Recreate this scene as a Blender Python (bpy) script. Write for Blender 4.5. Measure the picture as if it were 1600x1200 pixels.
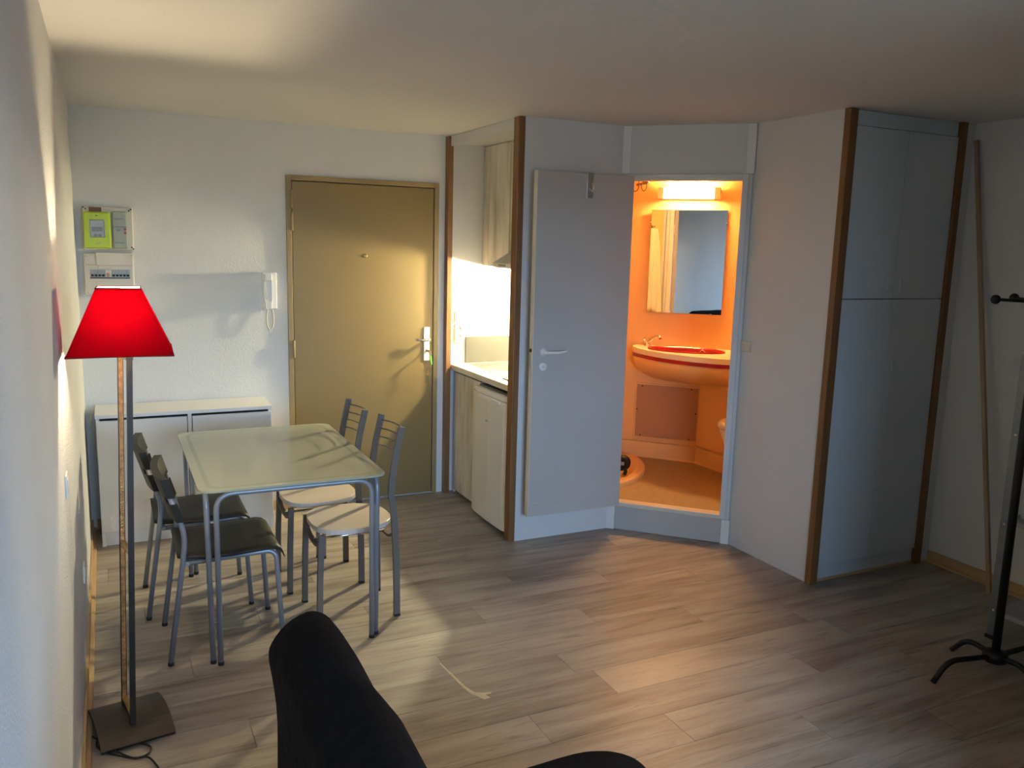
import bpy, bmesh, math, random
from mathutils import Vector, Matrix
random.seed(7)
PI = math.pi
scene = bpy.context.scene
for o in list(bpy.data.objects):
    bpy.data.objects.remove(o, do_unlink=True)
col = scene.collection

# ------------------------------------------------------------------ camera
CAM = (0.1429, 0.0, 1.7110)
YAW, PITCH, ROLL, FPX = 0.45202, 0.16427, 0.02590, 1308.3
fw = Vector((math.sin(YAW)*math.cos(PITCH), math.cos(YAW)*math.cos(PITCH), -math.sin(PITCH)))
rt = Vector((math.cos(YAW), -math.sin(YAW), 0.0))
up = rt.cross(fw)
r2 = math.cos(ROLL)*rt + math.sin(ROLL)*up
u2 = -math.sin(ROLL)*rt + math.cos(ROLL)*up
camd = bpy.data.cameras.new('camera')
camd.sensor_width = 36.0
camd.lens = FPX/1600.0*36.0
camd.clip_start = 0.02
cam = bpy.data.objects.new('camera', camd)
M = Matrix.Identity(4)
for i in range(3):
    M[i][0] = r2[i]; M[i][1] = u2[i]; M[i][2] = -fw[i]; M[i][3] = CAM[i]
cam.matrix_world = M
col.objects.link(cam)
scene.camera = cam

# ------------------------------------------------------------------ world, daylight, exposure
world = bpy.data.worlds.new('dusk_sky')
scene.world = world
world.use_nodes = True
bg = world.node_tree.nodes['Background']
bg.inputs['Strength'].default_value = 24.0
_nt = world.node_tree                      # evening sky above the horizon, dim ground below it
_tc = _nt.nodes.new('ShaderNodeTexCoord')
_sx = _nt.nodes.new('ShaderNodeSeparateXYZ')
_cr = _nt.nodes.new('ShaderNodeValToRGB')
_cr.color_ramp.elements[0].position = 0.49; _cr.color_ramp.elements[0].color = (0.13, 0.145, 0.16, 1)
_cr.color_ramp.elements[1].position = 0.51; _cr.color_ramp.elements[1].color = (0.43, 0.66, 1.0, 1)
_mr = _nt.nodes.new('ShaderNodeMapRange'); _mr.inputs['From Min'].default_value = -1.0
_nt.links.new(_tc.outputs['Generated'], _sx.inputs[0])
_nt.links.new(_sx.outputs['Z'], _mr.inputs['Value'])
_nt.links.new(_mr.outputs[0], _cr.inputs['Fac'])
_nt.links.new(_cr.outputs['Color'], bg.inputs['Color'])

# the window is in the wall behind the camera, opposite the entrance door
WIN_X0, WIN_X1, WIN_Z0, WIN_Z1 = 0.20, 2.05, 0.80, 2.15
pl = bpy.data.lights.new('window_daylight', 'AREA')
pl.shape = 'RECTANGLE'
pl.size = WIN_X1-WIN_X0
pl.size_y = WIN_Z1-WIN_Z0
pl.cycles.is_portal = True          # only guides sampling of the sky through the window opening
plo = bpy.data.objects.new('window_daylight', pl)
plo.location = ((WIN_X0+WIN_X1)/2, -1.69, (WIN_Z0+WIN_Z1)/2)
plo.rotation_euler = (PI/2, 0, 0)
col.objects.link(plo)

LAMP_E, KITCH_E, BATH_E = 1500.0, 4450.0, 200.0

vs = scene.view_settings
vs.view_transform = 'Standard'
vs.look = 'None'
vs.exposure = 0.5
vs.gamma = 1.0
vs.use_curve_mapping = False

# ------------------------------------------------------------------ room measures
H = 2.40
D = 5.294          # back wall
XN = 2.204         # kitchen niche front plane
YB = 4.205         # partition facing the camera
XB2 = 2.855
XT, YT = 3.385, 3.705
YC = 3.057         # wardrobe front
W = 4.29           # right wall
YN = -1.6          # wall behind the camera
XA, YA = 2.30, 1.02 # corner of the added, unseen wall block beside the camera
O = Vector((3.12, 3.955, 0))      # middle of the bathroom doorway
RZ45 = -PI/4

# ------------------------------------------------------------------ helpers
def lin(c):
    return tuple(((v/255.0)/12.92 if v/255.0 <= 0.04045 else ((v/255.0+0.055)/1.055)**2.4) for v in c)

def _mat(name):
    m = bpy.data.materials.new(name)
    m.use_nodes = True
    nt = m.node_tree
    return m, nt, nt.nodes['Principled BSDF'], nt.nodes['Material Output']

def mat(name, c, rough=0.5, metal=0.0, bump=None, var=None, spec=0.5, coat=0.0):
    m, nt, b, out = _mat(name)
    b.inputs['Base Color'].default_value = (*c, 1)
    b.inputs['Roughness'].default_value = rough
    b.inputs['Metallic'].default_value = metal
    b.inputs['Specular IOR Level'].default_value = spec
    b.inputs['Coat Weight'].default_value = coat
    tc = nt.nodes.new('ShaderNodeTexCoord')
    if var:
        n = nt.nodes.new('ShaderNodeTexNoise'); n.inputs['Scale'].default_value = var[0]
        n.inputs['Detail'].default_value = 4
        nt.links.new(tc.outputs['Object'], n.inputs['Vector'])
        r = nt.nodes.new('ShaderNodeValToRGB')
        k = var[1]
        r.color_ramp.elements[0].position = 0.3; r.color_ramp.elements[1].position = 0.7
        r.color_ramp.elements[0].color = (*[v*(1-k) for v in c], 1)
        r.color_ramp.elements[1].color = (*[min(1, v*(1+k)) for v in c], 1)
        nt.links.new(n.outputs['Fac'], r.inputs['Fac'])
        nt.links.new(r.outputs['Color'], b.inputs['Base Color'])
    if bump:
        n2 = nt.nodes.new('ShaderNodeTexNoise'); n2.inputs['Scale'].default_value = bump[0]
        n2.inputs['Detail'].default_value = 3
        nt.links.new(tc.outputs['Object'], n2.inputs['Vector'])
        bp = nt.nodes.new('ShaderNodeBump'); bp.inputs['Strength'].default_value = bump[1]
        bp.inputs['Distance'].default_value = bump[2] if len(bump) > 2 else 0.004
        nt.links.new(n2.outputs['Fac'], bp.inputs['Height'])
        nt.links.new(bp.outputs['Normal'], b.inputs['Normal'])
    return m

def wood(name, stops, stretch, rough=0.45, rnd=0.0, blotch=0.35, bump=0.1, gain=1.0, streak=0.0):
    """streaky wood; stretch = noise scale along x, y, z of the object; rnd = tone change from piece to piece"""
    m, nt, b, out = _mat(name)
    L = nt.links.new
    tc = nt.nodes.new('ShaderNodeTexCoord')
    oi = nt.nodes.new('ShaderNodeObjectInfo')
    mul = nt.nodes.new('ShaderNodeVectorMath'); mul.operation = 'SCALE'
    mul.inputs[0].default_value = (37.0, 91.0, 13.0)
    L(oi.outputs['Random'], mul.inputs['Scale'])
    add = nt.nodes.new('ShaderNodeVectorMath'); add.operation = 'ADD'
    L(tc.outputs['Object'], add.inputs[0]); L(mul.outputs[0], add.inputs[1])
    mp = nt.nodes.new('ShaderNodeMapping'); mp.inputs['Scale'].default_value = stretch
    L(add.outputs[0], mp.inputs['Vector'])
    n = nt.nodes.new('ShaderNodeTexNoise'); n.inputs['Scale'].default_value = 1.0
    n.inputs['Detail'].default_value = 7; n.inputs['Roughness'].default_value = 0.62
    n.inputs['Distortion'].default_value = 0.6
    L(mp.outputs[0], n.inputs['Vector'])
    mp2 = nt.nodes.new('ShaderNodeMapping'); mp2.inputs['Scale'].default_value = tuple(s*0.28+0.9 for s in stretch)
    L(add.outputs[0], mp2.inputs['Vector'])
    n2 = nt.nodes.new('ShaderNodeTexNoise'); n2.inputs['Scale'].default_value = 1.0; n2.inputs['Detail'].default_value = 3
    L(mp2.outputs[0], n2.inputs['Vector'])
    mx = nt.nodes.new('ShaderNodeMath'); mx.operation = 'MULTIPLY_ADD'
    L(n2.outputs['Fac'], mx.inputs[0]); mx.inputs[1].default_value = blotch
    m3 = nt.nodes.new('ShaderNodeMath'); m3.operation = 'MULTIPLY'
    L(n.outputs['Fac'], m3.inputs[0]); m3.inputs[1].default_value = 1.0-blotch
    L(m3.outputs[0], mx.inputs[2])
    r = nt.nodes.new('ShaderNodeValToRGB')
    cr = r.color_ramp
    while len(cr.elements) < len(stops): cr.elements.new(0.5)
    for e, (p, c) in zip(cr.elements, stops):
        e.position = p; e.color = (*c, 1)
    L(mx.outputs[0], r.inputs['Fac'])
    hs = nt.nodes.new('ShaderNodeHueSaturation')
    mr = nt.nodes.new('ShaderNodeMapRange')
    mr.inputs['To Min'].default_value = gain*(1-rnd); mr.inputs['To Max'].default_value = gain*(1+rnd)
    L(oi.outputs['Random'], mr.inputs['Value']); L(mr.outputs[0], hs.inputs['Value'])
    L(r.outputs['Color'], hs.inputs['Color']); L(hs.outputs['Color'], b.inputs['Base Color'])
    if streak:
        mp3 = nt.nodes.new('ShaderNodeMapping'); mp3.inputs['Scale'].default_value = (2.6, 34, 1)
        L(add.outputs[0], mp3.inputs['Vector'])
        n3 = nt.nodes.new('ShaderNodeTexNoise'); n3.inputs['Scale'].default_value = 1.0
        n3.inputs['Detail'].default_value = 5; n3.inputs['Roughness'].default_value = 0.7; n3.inputs['Distortion'].default_value = 1.2
        L(mp3.outputs[0], n3.inputs['Vector'])
        rs = nt.nodes.new('ShaderNodeValToRGB')
        rs.color_ramp.elements[0].position = 0.56; rs.color_ramp.elements[0].color = (1, 1, 1, 1)
        rs.color_ramp.elements[1].position = 0.72; rs.color_ramp.elements[1].color = (1-streak, 1-streak, 1-streak, 1)
        L(n3.outputs['Fac'], rs.inputs['Fac'])
        mm = nt.nodes.new('ShaderNodeMix'); mm.data_type = 'RGBA'; mm.blend_type = 'MULTIPLY'; mm.inputs['Factor'].default_value = 1.0
        L(hs.outputs['Color'], mm.inputs[6]); L(rs.outputs['Color'], mm.inputs[7])
        L(mm.outputs[2], b.inputs['Base Color'])
    b.inputs['Roughness'].default_value = rough
    bp = nt.nodes.new('ShaderNodeBump'); bp.inputs['Strength'].default_value = bump; bp.inputs['Distance'].default_value = 0.002
    L(mx.outputs[0], bp.inputs['Height']); L(bp.outputs['Normal'], b.inputs['Normal'])
    return m

def emit(name, c, s):
    m, nt, b, out = _mat(name)
    b.inputs['Base Color'].default_value = (*c, 1)
    b.inputs['Emission Color'].default_value = (*c, 1)
    b.inputs['Emission Strength'].default_value = s
    return m

def fabric_shade(name, c_diff, c_trans, k):
    m, nt, b, out = _mat(name)
    nt.nodes.remove(b)
    d = nt.nodes.new('ShaderNodeBsdfDiffuse'); d.inputs['Color'].default_value = (*c_diff, 1)
    t = nt.nodes.new('ShaderNodeBsdfTranslucent'); t.inputs['Color'].default_value = (*c_trans, 1)
    w_ = nt.nodes.new('ShaderNodeTexWave'); w_.inputs['Scale'].default_value = 160
    tc = nt.nodes.new('ShaderNodeTexCoord'); nt.links.new(tc.outputs['Object'], w_.inputs['Vector'])
    bp = nt.nodes.new('ShaderNodeBump'); bp.inputs['Strength'].default_value = 0.05
    nt.links.new(w_.outputs['Fac'], bp.inputs['Height']); nt.links.new(bp.outputs['Normal'], d.inputs['Normal'])
    mx = nt.nodes.new('ShaderNodeMixShader'); mx.inputs['Fac'].default_value = k
    nt.links.new(d.outputs[0], mx.inputs[1]); nt.links.new(t.outputs[0], mx.inputs[2])
    nt.links.new(mx.outputs[0], out.inputs['Surface'])
    return m

def frosted(name, c, clear, gloss_rough=0.08):
    """sheet glass, part see-through, part milky"""
    m, nt, b, out = _mat(name)
    nt.nodes.remove(b)
    tr = nt.nodes.new('ShaderNodeBsdfTransparent'); tr.inputs['Color'].default_value = (*[0.55+0.45*v for v in c], 1)
    d = nt.nodes.new('ShaderNodeBsdfDiffuse'); d.inputs['Color'].default_value = (*c, 1)
    t = nt.nodes.new('ShaderNodeBsdfTranslucent'); t.inputs['Color'].default_value = (*c, 1)
    m1 = nt.nodes.new('ShaderNodeMixShader'); m1.inputs['Fac'].default_value = 0.5
    nt.links.new(d.outputs[0], m1.inputs[1]); nt.links.new(t.outputs[0], m1.inputs[2])
    m2 = nt.nodes.new('ShaderNodeMixShader')
    n = nt.nodes.new('ShaderNodeTexNoise'); n.inputs['Scale'].default_value = 3
    tc = nt.nodes.new('ShaderNodeTexCoord'); nt.links.new(tc.outputs['Object'], n.inputs['Vector'])
    mr = nt.nodes.new('ShaderNodeMapRange'); mr.inputs['To Min'].default_value = clear-0.03; mr.inputs['To Max'].default_value = clear+0.03
    nt.links.new(n.outputs['Fac'], mr.inputs['Value']); nt.links.new(mr.outputs[0], m2.inputs['Fac'])
    nt.links.new(m1.outputs[0], m2.inputs[1]); nt.links.new(tr.outputs[0], m2.inputs[2])
    g = nt.nodes.new('ShaderNodeBsdfGlossy'); g.inputs['Roughness'].default_value = gloss_rough
    fr = nt.nodes.new('ShaderNodeFresnel'); fr.inputs['IOR'].default_value = 1.5
    m4 = nt.nodes.new('ShaderNodeMixShader')
    nt.links.new(fr.outputs[0], m4.inputs['Fac'])
    nt.links.new(m2.outputs[0], m4.inputs[1]); nt.links.new(g.outputs[0], m4.inputs[2])
    nt.links.new(m4.outputs[0], out.inputs['Surface'])
    return m

def fillet(pts, rad, seg=5, closed=False):
    pts = [Vector(p) for p in pts]
    out = []
    n = len(pts)
    for i, p in enumerate(pts):
        if not closed and i in (0, n-1):
            out.append(p); continue
        a, b = pts[i-1], pts[(i+1) % n]
        da, db = (a-p), (b-p)
        r = min(rad, da.length*0.49, db.length*0.49)
        pa, pb = p+da.normalized()*r, p+db.normalized()*r
        for k in range(seg+1):
            t = k/seg
            out.append((1-t)**2*pa + 2*t*(1-t)*p + t*t*pb)
    return out

def spline(pts, seg=6):
    pts = [Vector(p) for p in pts]
    out = []
    n = len(pts)
    for i in range(n-1):
        p0, p1, p2, p3 = pts[max(i-1, 0)], pts[i], pts[i+1], pts[min(i+2, n-1)]
        for k in range(seg):
            t = k/seg
            out.append(0.5*((2*p1)+(-p0+p2)*t+(2*p0-5*p1+4*p2-p3)*t*t+(-p0+3*p1-3*p2+p3)*t**3))
    out.append(pts[-1])
    return out

class MB:
    def __init__(self):
        self.bm = bmesh.new()
    def _add(self, verts, faces, smooth=False):
        vs_ = [self.bm.verts.new(v) for v in verts]
        fs = []
        for f in faces:
            try:
                fc = self.bm.faces.new([vs_[i] for i in f]); fc.smooth = smooth; fs.append(fc)
            except ValueError:
                pass
        return vs_, fs
    def box(self, x0, x1, y0, y1, z0, z1, bev=0.0, seg=2):
        v = [(x, y, z) for x in (x0, x1) for y in (y0, y1) for z in (z0, z1)]
        f = [(0, 1, 3, 2), (4, 6, 7, 5), (0, 4, 5, 1), (2, 3, 7, 6), (0, 2, 6, 4), (1, 5, 7, 3)]
        vs_, fs = self._add(v, f)
        if bev > 0:
            es = list({e for fc in fs for e in fc.edges})
            bmesh.ops.bevel(self.bm, geom=es, offset=bev, segments=seg, affect='EDGES', profile=0.5)
        return self
    def hull8(self, lo, hi):
        """box-like solid from 4 lower and 4 upper corners"""
        self._add(list(lo)+list(hi), [(3, 2, 1, 0), (4, 5, 6, 7), (0, 1, 5, 4), (1, 2, 6, 5), (2, 3, 7, 6), (3, 0, 4, 7)])
        return self
    def prism(self, poly, axis, a, b, bev=0.0, seg=2, smooth=False):
        """polygon in the two other axes (in x,y,z order), extruded along axis"""
        def P(u, v, t):
            return {'x': (t, u, v), 'y': (u, t, v), 'z': (u, v, t)}[axis]
        n = len(poly)
        v = [P(u, w_, a) for u, w_ in poly]+[P(u, w_, b) for u, w_ in poly]
        f = [tuple(range(n))[::-1], tuple(range(n, 2*n))]+[(i, (i+1) % n, n+(i+1) % n, n+i) for i in range(n)]
        vs_, fs = self._add(v, f)
        if smooth:
            for fc in fs[2:]: fc.smooth = True
        if bev > 0:
            es = list({e for fc in fs[:2] for e in fc.edges})
            bmesh.ops.bevel(self.bm, geom=es, offset=bev, segments=seg, affect='EDGES', profile=0.5)
        return self
    def sweep(self, path, sec, closed=False, smooth=True, upv=None):
        """sec: list of (u,v) offsets; or function t->list"""
        pts = [Vector(p) for p in path]
        n = len(pts)
        tang = []
        for i in range(n):
            if closed: t = pts[(i+1) % n]-pts[i-1]
            else: t = pts[min(i+1, n-1)]-pts[max(i-1, 0)]
            tang.append(t.normalized())
        ref = Vector(upv) if upv else (Vector((0, 0, 1)) if abs(tang[0].z) < 0.9 else Vector((0, 1, 0)))
        u = tang[0].cross(ref).normalized(); v = u.cross(tang[0]).normalized()
        rings = []
        for i in range(n):
            if i:
                if upv:
                    u = tang[i].cross(ref).normalized()
                else:
                    u = (u-tang[i]*u.dot(tang[i])).normalized()
                v = u.cross(tang[i]).normalized()
            s = sec(i/(n-1)) if callable(sec) else sec
            rings.append([self.bm.verts.new(pts[i]+u*a+v*b) for a, b in s])
        k = len(rings[0])
        rng = range(n) if closed else range(n-1)
        for i in rng:
            r0, r1 = rings[i], rings[(i+1) % n]
            for j in range(k):
                fc = self.bm.faces.new((r0[j], r0[(j+1) % k], r1[(j+1) % k], r1[j])); fc.smooth = smooth
        if not closed:
            self.bm.faces.new(rings[0][::-1]); self.bm.faces.new(rings[-1])
        return self
    def tube(self, path, r, n=10, closed=False):
        return self.sweep(path, [(r*math.cos(2*PI*i/n), r*math.sin(2*PI*i/n)) for i in range(n)], closed)
    def bar(self, path, w_, h_, upv=None, smooth=False):
        return self.sweep(path, [(-w_/2, -h_/2), (w_/2, -h_/2), (w_/2, h_/2), (-w_/2, h_/2)], smooth=smooth, upv=upv)
    def lathe(self, prof, c=(0, 0, 0), n=20, axis='z', smooth=True, sx=1.0, sy=1.0):
        rings = []
        for r, h in prof:
            ring = []
            for i in range(n):
                a = 2*PI*i/n
                p = (r*math.cos(a)*sx, r*math.sin(a)*sy, h)
                if axis == 'x': p = (h, p[0], p[1])
                elif axis == 'y': p = (p[0], h, p[1])
                ring.append(self.bm.verts.new((p[0]+c[0], p[1]+c[1], p[2]+c[2])))
            rings.append(ring)
        for a, b in zip(rings, rings[1:]):
            for i in range(n):
                fc = self.bm.faces.new((a[i], a[(i+1) % n], b[(i+1) % n], b[i])); fc.smooth = smooth
        if prof[0][0] > 1e-6: self.bm.faces.new(rings[0][::-1])
        if prof[-1][0] > 1e-6: self.bm.faces.new(rings[-1])
        return self
    def ball(self, c, r, n=14, sz=1.0):
        k = 8
        prof = [(max(1e-5, r*math.sin(PI*i/k)), -r*sz*math.cos(PI*i/k)) for i in range(k+1)]
        return self.lathe(prof, c, n)
    def build(self, name, m, parent=None, loc=None, rz=0.0, subsurf=0):
        bmesh.ops.remove_doubles(self.bm, verts=self.bm.verts, dist=1e-6)
        bmesh.ops.recalc_face_normals(self.bm, faces=self.bm.faces)
        me = bpy.data.meshes.new(name)
        self.bm.to_mesh(me); self.bm.free()
        me.materials.append(m)
        o = bpy.data.objects.new(name, me)
        if parent: o.parent = parent
        if loc: o.location = loc
        o.rotation_euler.z = rz
        col.objects.link(o)
        if subsurf:
            s = o.modifiers.new('subdivision', 'SUBSURF'); s.levels = subsurf; s.render_levels = subsurf
        return o

def tag(o, label, cat=None, group=None, kind=None):
    o['label'] = label
    if cat: o['category'] = cat
    if group: o['group'] = group
    if kind: o['kind'] = kind
    return o

def thing(name, label, cat, loc=(0, 0, 0), rz=0.0, group=None, kind=None):
    o = bpy.data.objects.new(name, None)
    o.empty_display_size = 0.1
    o.location = loc; o.rotation_euler.z = rz
    col.objects.link(o)
    return tag(o, label, cat, group, kind)

def copy_tree(o, parent=None):
    c = o.copy(); col.objects.link(c)
    if parent: c.parent = parent
    for ch in list(o.children): copy_tree(ch, c)
    return c

def struct(name, mb, m, label=None, cat=None, loc=None, rz=0.0):
    o = mb.build(name, m, None, loc, rz)
    o['kind'] = 'structure'
    if label: o['label'] = label
    if cat: o['category'] = cat
    return o

# ------------------------------------------------------------------ materials
M_wall = mat('wall_paint', (0.74, 0.73, 0.70), 0.85, bump=(90, 0.35, 0.004), var=(1.5, 0.03), spec=0.2)
M_rough = mat('rough_wall_plaster', (0.72, 0.71, 0.69), 0.9, bump=(130, 0.9, 0.006), var=(2, 0.03), spec=0.15)
M_ceil = mat('ceiling_paint', (0.71, 0.68, 0.65), 0.9, bump=(120, 0.3, 0.003), var=(1, 0.03), spec=0.1)
M_panel = mat('white_panel', (0.66, 0.65, 0.64), 0.45, bump=(160, 0.08), var=(2, 0.02))
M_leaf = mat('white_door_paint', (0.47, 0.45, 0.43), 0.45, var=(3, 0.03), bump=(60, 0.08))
M_leafedge = mat('cream_edge', (0.72, 0.66, 0.54), 0.5, var=(8, 0.04))
M_ward = mat('pale_grey_laminate', (0.58, 0.64, 0.68), 0.4, var=(2, 0.03), bump=(150, 0.05))
M_trimwood = wood('brown_trim_wood', [(0.3, (0.13, 0.055, 0.016)), (0.7, (0.26, 0.12, 0.038))], (40, 40, 2.5), 0.45)
M_base = wood('pine_baseboard', [(0.3, (0.42, 0.26, 0.11)), (0.7, (0.60, 0.41, 0.20))], (30, 2.5, 30), 0.45)
M_plank = wood('greyed_oak_laminate', [(0.33, (0.15, 0.12, 0.095)), (0.43, (0.25, 0.205, 0.165)), (0.52, (0.335, 0.285, 0.235)), (0.66, (0.42, 0.37, 0.315))],
               (1.5, 17, 1), 0.42, rnd=0.045, blotch=0.5, bump=0.08, streak=0.55)
M_plank_lit = wood('lit_oak_laminate', [(0.30, (0.23, 0.185, 0.14)), (0.5, (0.40, 0.335, 0.265)), (0.72, (0.49, 0.42, 0.335))],
                     (1.5, 17, 1), 0.36, rnd=0.05, blotch=0.5, bump=0.06, streak=0.45)  # paler copy for one plank, the light falling on it put into its colour
M_joint = mat('floor_underlay', (0.06, 0.05, 0.04), 0.9, var=(6, 0.1))
M_gouge = mat('bare_fibre', (0.62, 0.53, 0.38), 0.9, var=(30, 0.15))
M_edoor = mat('ochre_door_paint', (0.225, 0.155, 0.056), 0.42, var=(1.2, 0.05), bump=(70, 0.06))
M_eframe = mat('ochre_frame_paint', (0.30, 0.215, 0.095), 0.45, var=(3, 0.04))
M_dark = mat('black_parts_and_gap_shade', (0.015, 0.013, 0.011), 0.8, var=(10, 0.1))  # black of screws, also used as painted shade in gaps
M_white = mat('white_plastic', (0.78, 0.77, 0.74), 0.35, var=(5, 0.02))
M_cream = mat('cream_plastic', (0.66, 0.60, 0.49), 0.4, var=(5, 0.03))
M_melamine = mat('white_melamine', (0.74, 0.73, 0.72), 0.4, var=(3, 0.02), bump=(40, 0.03))
M_chrome = mat('chrome', (0.75, 0.75, 0.76), 0.15, 1.0, var=(5, 0.03))
M_steel = mat('brushed_steel', (0.62, 0.62, 0.61), 0.3, 1.0, var=(8, 0.05))
M_tube = mat('silver_painted_steel', (0.27, 0.29, 0.325), 0.4, 0.4, var=(20, 0.04))
M_gunmetal = mat('dark_grey_painted_steel', (0.122, 0.103, 0.086), 0.55, 0.0, var=(20, 0.05))
M_blackplastic = mat('black_plastic', (0.014, 0.013, 0.011), 0.5, var=(12, 0.15), bump=(220, 0.1), spec=0.25)
M_blackrubber = mat('black_rubber', (0.012, 0.012, 0.012), 0.7, var=(12, 0.1))
M_blackmetal = mat('black_painted_steel', (0.010, 0.010, 0.011), 0.45, 0.2, var=(12, 0.1))
M_seat = wood('pale_wood_seat', [(0.3, (0.60, 0.50, 0.42)), (0.7, (0.72, 0.62, 0.54))], (2, 9, 5), 0.4, bump=0.04)
M_seatedge = mat('pale_seat_edge', (0.62, 0.56, 0.53), 0.5, var=(10, 0.04))
M_glass = frosted('frosted_green_glass', (0.90, 0.94, 0.78), 0.36, 0.02)
M_glassclear = frosted('clear_green_glass_edge', (0.88, 0.95, 0.80), 0.46, 0.02)
M_sofa = mat('black_sofa_fabric', (0.0065, 0.0065, 0.0075), 0.95, bump=(35, 0.5, 0.01), var=(9, 0.3), spec=0.1)
M_bronze = mat('dark_bronze_metal', (0.036, 0.028, 0.022), 0.5, 0.15, var=(14, 0.15), bump=(90, 0.1))
M_copper = mat('hammered_copper', (0.55, 0.27, 0.10), 0.35, 0.85, bump=(180, 0.8, 0.004), var=(60, 0.3))
M_shade = fabric_shade('red_lampshade_fabric', (0.36, 0.002, 0.008), (0.19, 0.0004, 0.0035), 0.5)
M_lining = fabric_shade('white_shade_lining', (0.74, 0.64, 0.58), (0.60, 0.50, 0.46), 0.40)
M_shadehem = mat('dark_red_hem', (0.20, 0.003, 0.006), 0.8, var=(30, 0.1))
M_bulb = emit('warm_bulb', (1.0, 0.83, 0.53), LAMP_E)
M_kbulb = emit('kitchen_bulb', (1.0, 0.88, 0.55), KITCH_E)
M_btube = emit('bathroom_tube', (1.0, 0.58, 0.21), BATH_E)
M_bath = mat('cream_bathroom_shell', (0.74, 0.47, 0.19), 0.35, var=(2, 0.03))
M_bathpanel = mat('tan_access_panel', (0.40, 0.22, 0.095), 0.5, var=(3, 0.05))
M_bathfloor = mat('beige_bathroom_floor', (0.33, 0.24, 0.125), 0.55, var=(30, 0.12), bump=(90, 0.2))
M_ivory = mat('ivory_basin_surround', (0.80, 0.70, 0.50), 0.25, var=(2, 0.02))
M_red = mat('dark_red_basin', (0.30, 0.006, 0.012), 0.2, var=(4, 0.05))
M_mirror = mat('mirror_silver', (0.86, 0.88, 0.88), 0.01, 1.0)
M_towel = mat('pale_towel', (0.72, 0.66, 0.52), 0.95, bump=(160, 0.7, 0.004), var=(6, 0.06), spec=0.1)
M_kitwood = wood('whitewashed_wood', [(0.33, (0.22, 0.185, 0.145)), (0.43, (0.44, 0.40, 0.33)), (0.53, (0.60, 0.56, 0.48)), (0.66, (0.70, 0.66, 0.58))], (22, 11, 1.6), 0.5, bump=0.06, blotch=0.55, gain=1.2)
M_worktop = mat('white_worktop', (0.46, 0.43, 0.37), 0.3, var=(12, 0.04))
M_splash = mat('grey_splashback', (0.085, 0.08, 0.066), 0.4, var=(5, 0.06))
M_fridge = mat('white_fridge_enamel', (0.72, 0.68, 0.60), 0.35, var=(3, 0.02))
M_fridgeside = mat('grey_fridge_side', (0.22, 0.22, 0.21), 0.5, var=(3, 0.03))
M_lime = mat('lime_meter_plastic', (0.46, 0.60, 0.012), 0.4, var=(6, 0.03))
M_lcd = mat('meter_window', (0.33, 0.34, 0.33), 0.3, var=(20, 0.05))
M_lcddark = mat('meter_display', (0.12, 0.13, 0.11), 0.25, var=(20, 0.08))
M_greygreen = mat('grey_green_plastic', (0.34, 0.36, 0.27), 0.4, var=(8, 0.04))
M_brown = mat('brown_tag', (0.20, 0.085, 0.035), 0.6, var=(14, 0.08))
M_redbtn = mat('red_button', (0.30, 0.015, 0.015), 0.4, var=(8, 0.05))
M_orange = mat('amber_button', (0.40, 0.20, 0.08), 0.4, var=(8, 0.05))
M_green = mat('green_key_tag', (0.20, 0.62, 0.10), 0.4, var=(8, 0.05))
M_brass = mat('brass', (0.45, 0.32, 0.12), 0.35, 0.9, var=(8, 0.06))
M_galv = mat('galvanised_angle_steel', (0.20, 0.22, 0.25), 0.4, 0.6, var=(25, 0.1))
M_stick = wood('pale_wood_batten', [(0.3, (0.34, 0.23, 0.12)), (0.7, (0.50, 0.36, 0.20))], (30, 30, 2), 0.6)
M_pane = frosted('window_glass', (0.9, 0.95, 0.95), 0.96, 0.02)
M_shelf = mat('grey_shelf', (0.36, 0.37, 0.38), 0.5, var=(5, 0.05))
M_darkred = mat('dark_red_plastic', (0.10, 0.004, 0.012), 0.35, var=(6, 0.1))

# ------------------------------------------------------------------ the room shell
fl = struct('floor', MB().box(-0.05, W+0.05, YN-0.05, D+0.12, -0.08, -0.012), M_joint, 'grey oak laminate plank floor of the studio', 'floor')
PW, PL = 0.19, 1.26
row = 0
y = 2.525-PW*22
plank_mb = {}
while y < D:
    y0, y1 = max(y, YN), min(y+PW, D)
    if y1-y0 > 0.01:
        off = {2.525: 1.863}.get(round(y, 3))
        xs = off-PL*2 if off else -((row*0.47) % PL)
        x = xs
        while x < W:
            x0, x1 = max(x, 0.0), min(x+PL, W)
            if x1-x0 > 0.01:
                lx, ly = x1-x0, y1-y0
                key = (round(lx, 3), round(ly, 3))
                light = off is not None and abs(x-off) < 0.01
                kk = (key, light)
                if kk not in plank_mb:
                    g = 0.0009
                    o = MB().box(-lx/2+g, lx/2-g, -ly/2+g, ly/2-g, -0.012, 0.0).build('plank', M_plank_lit if light else M_plank, fl)
                    plank_mb[kk] = o.data
                else:
                    o = bpy.data.objects.new('plank', plank_mb[kk]); o.parent = fl; col.objects.link(o)
                o.location = ((x0+x1)/2, (y0+y1)/2, 0)
            x += PL
    y += PW; row += 1
# the torn, pale gouge in the laminate
g = MB()
g._add([(1.306, 3.016, 0.0006), (1.314, 3.012, 0.0006), (1.337, 2.80, 0.0006), (1.352, 2.752, 0.0006), (1.376, 2.735, 0.0006), (1.412, 2.728, 0.0006), (1.408, 2.716, 0.0006),
        (1.384, 2.716, 0.0006), (1.392, 2.69, 0.0006), (1.366, 2.688, 0.0006), (1.352, 2.715, 0.0006), (1.335, 2.745, 0.0006), (1.324, 2.80, 0.0006)], [tuple(range(13))])
g.build('gouge', M_gouge, fl)

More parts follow.
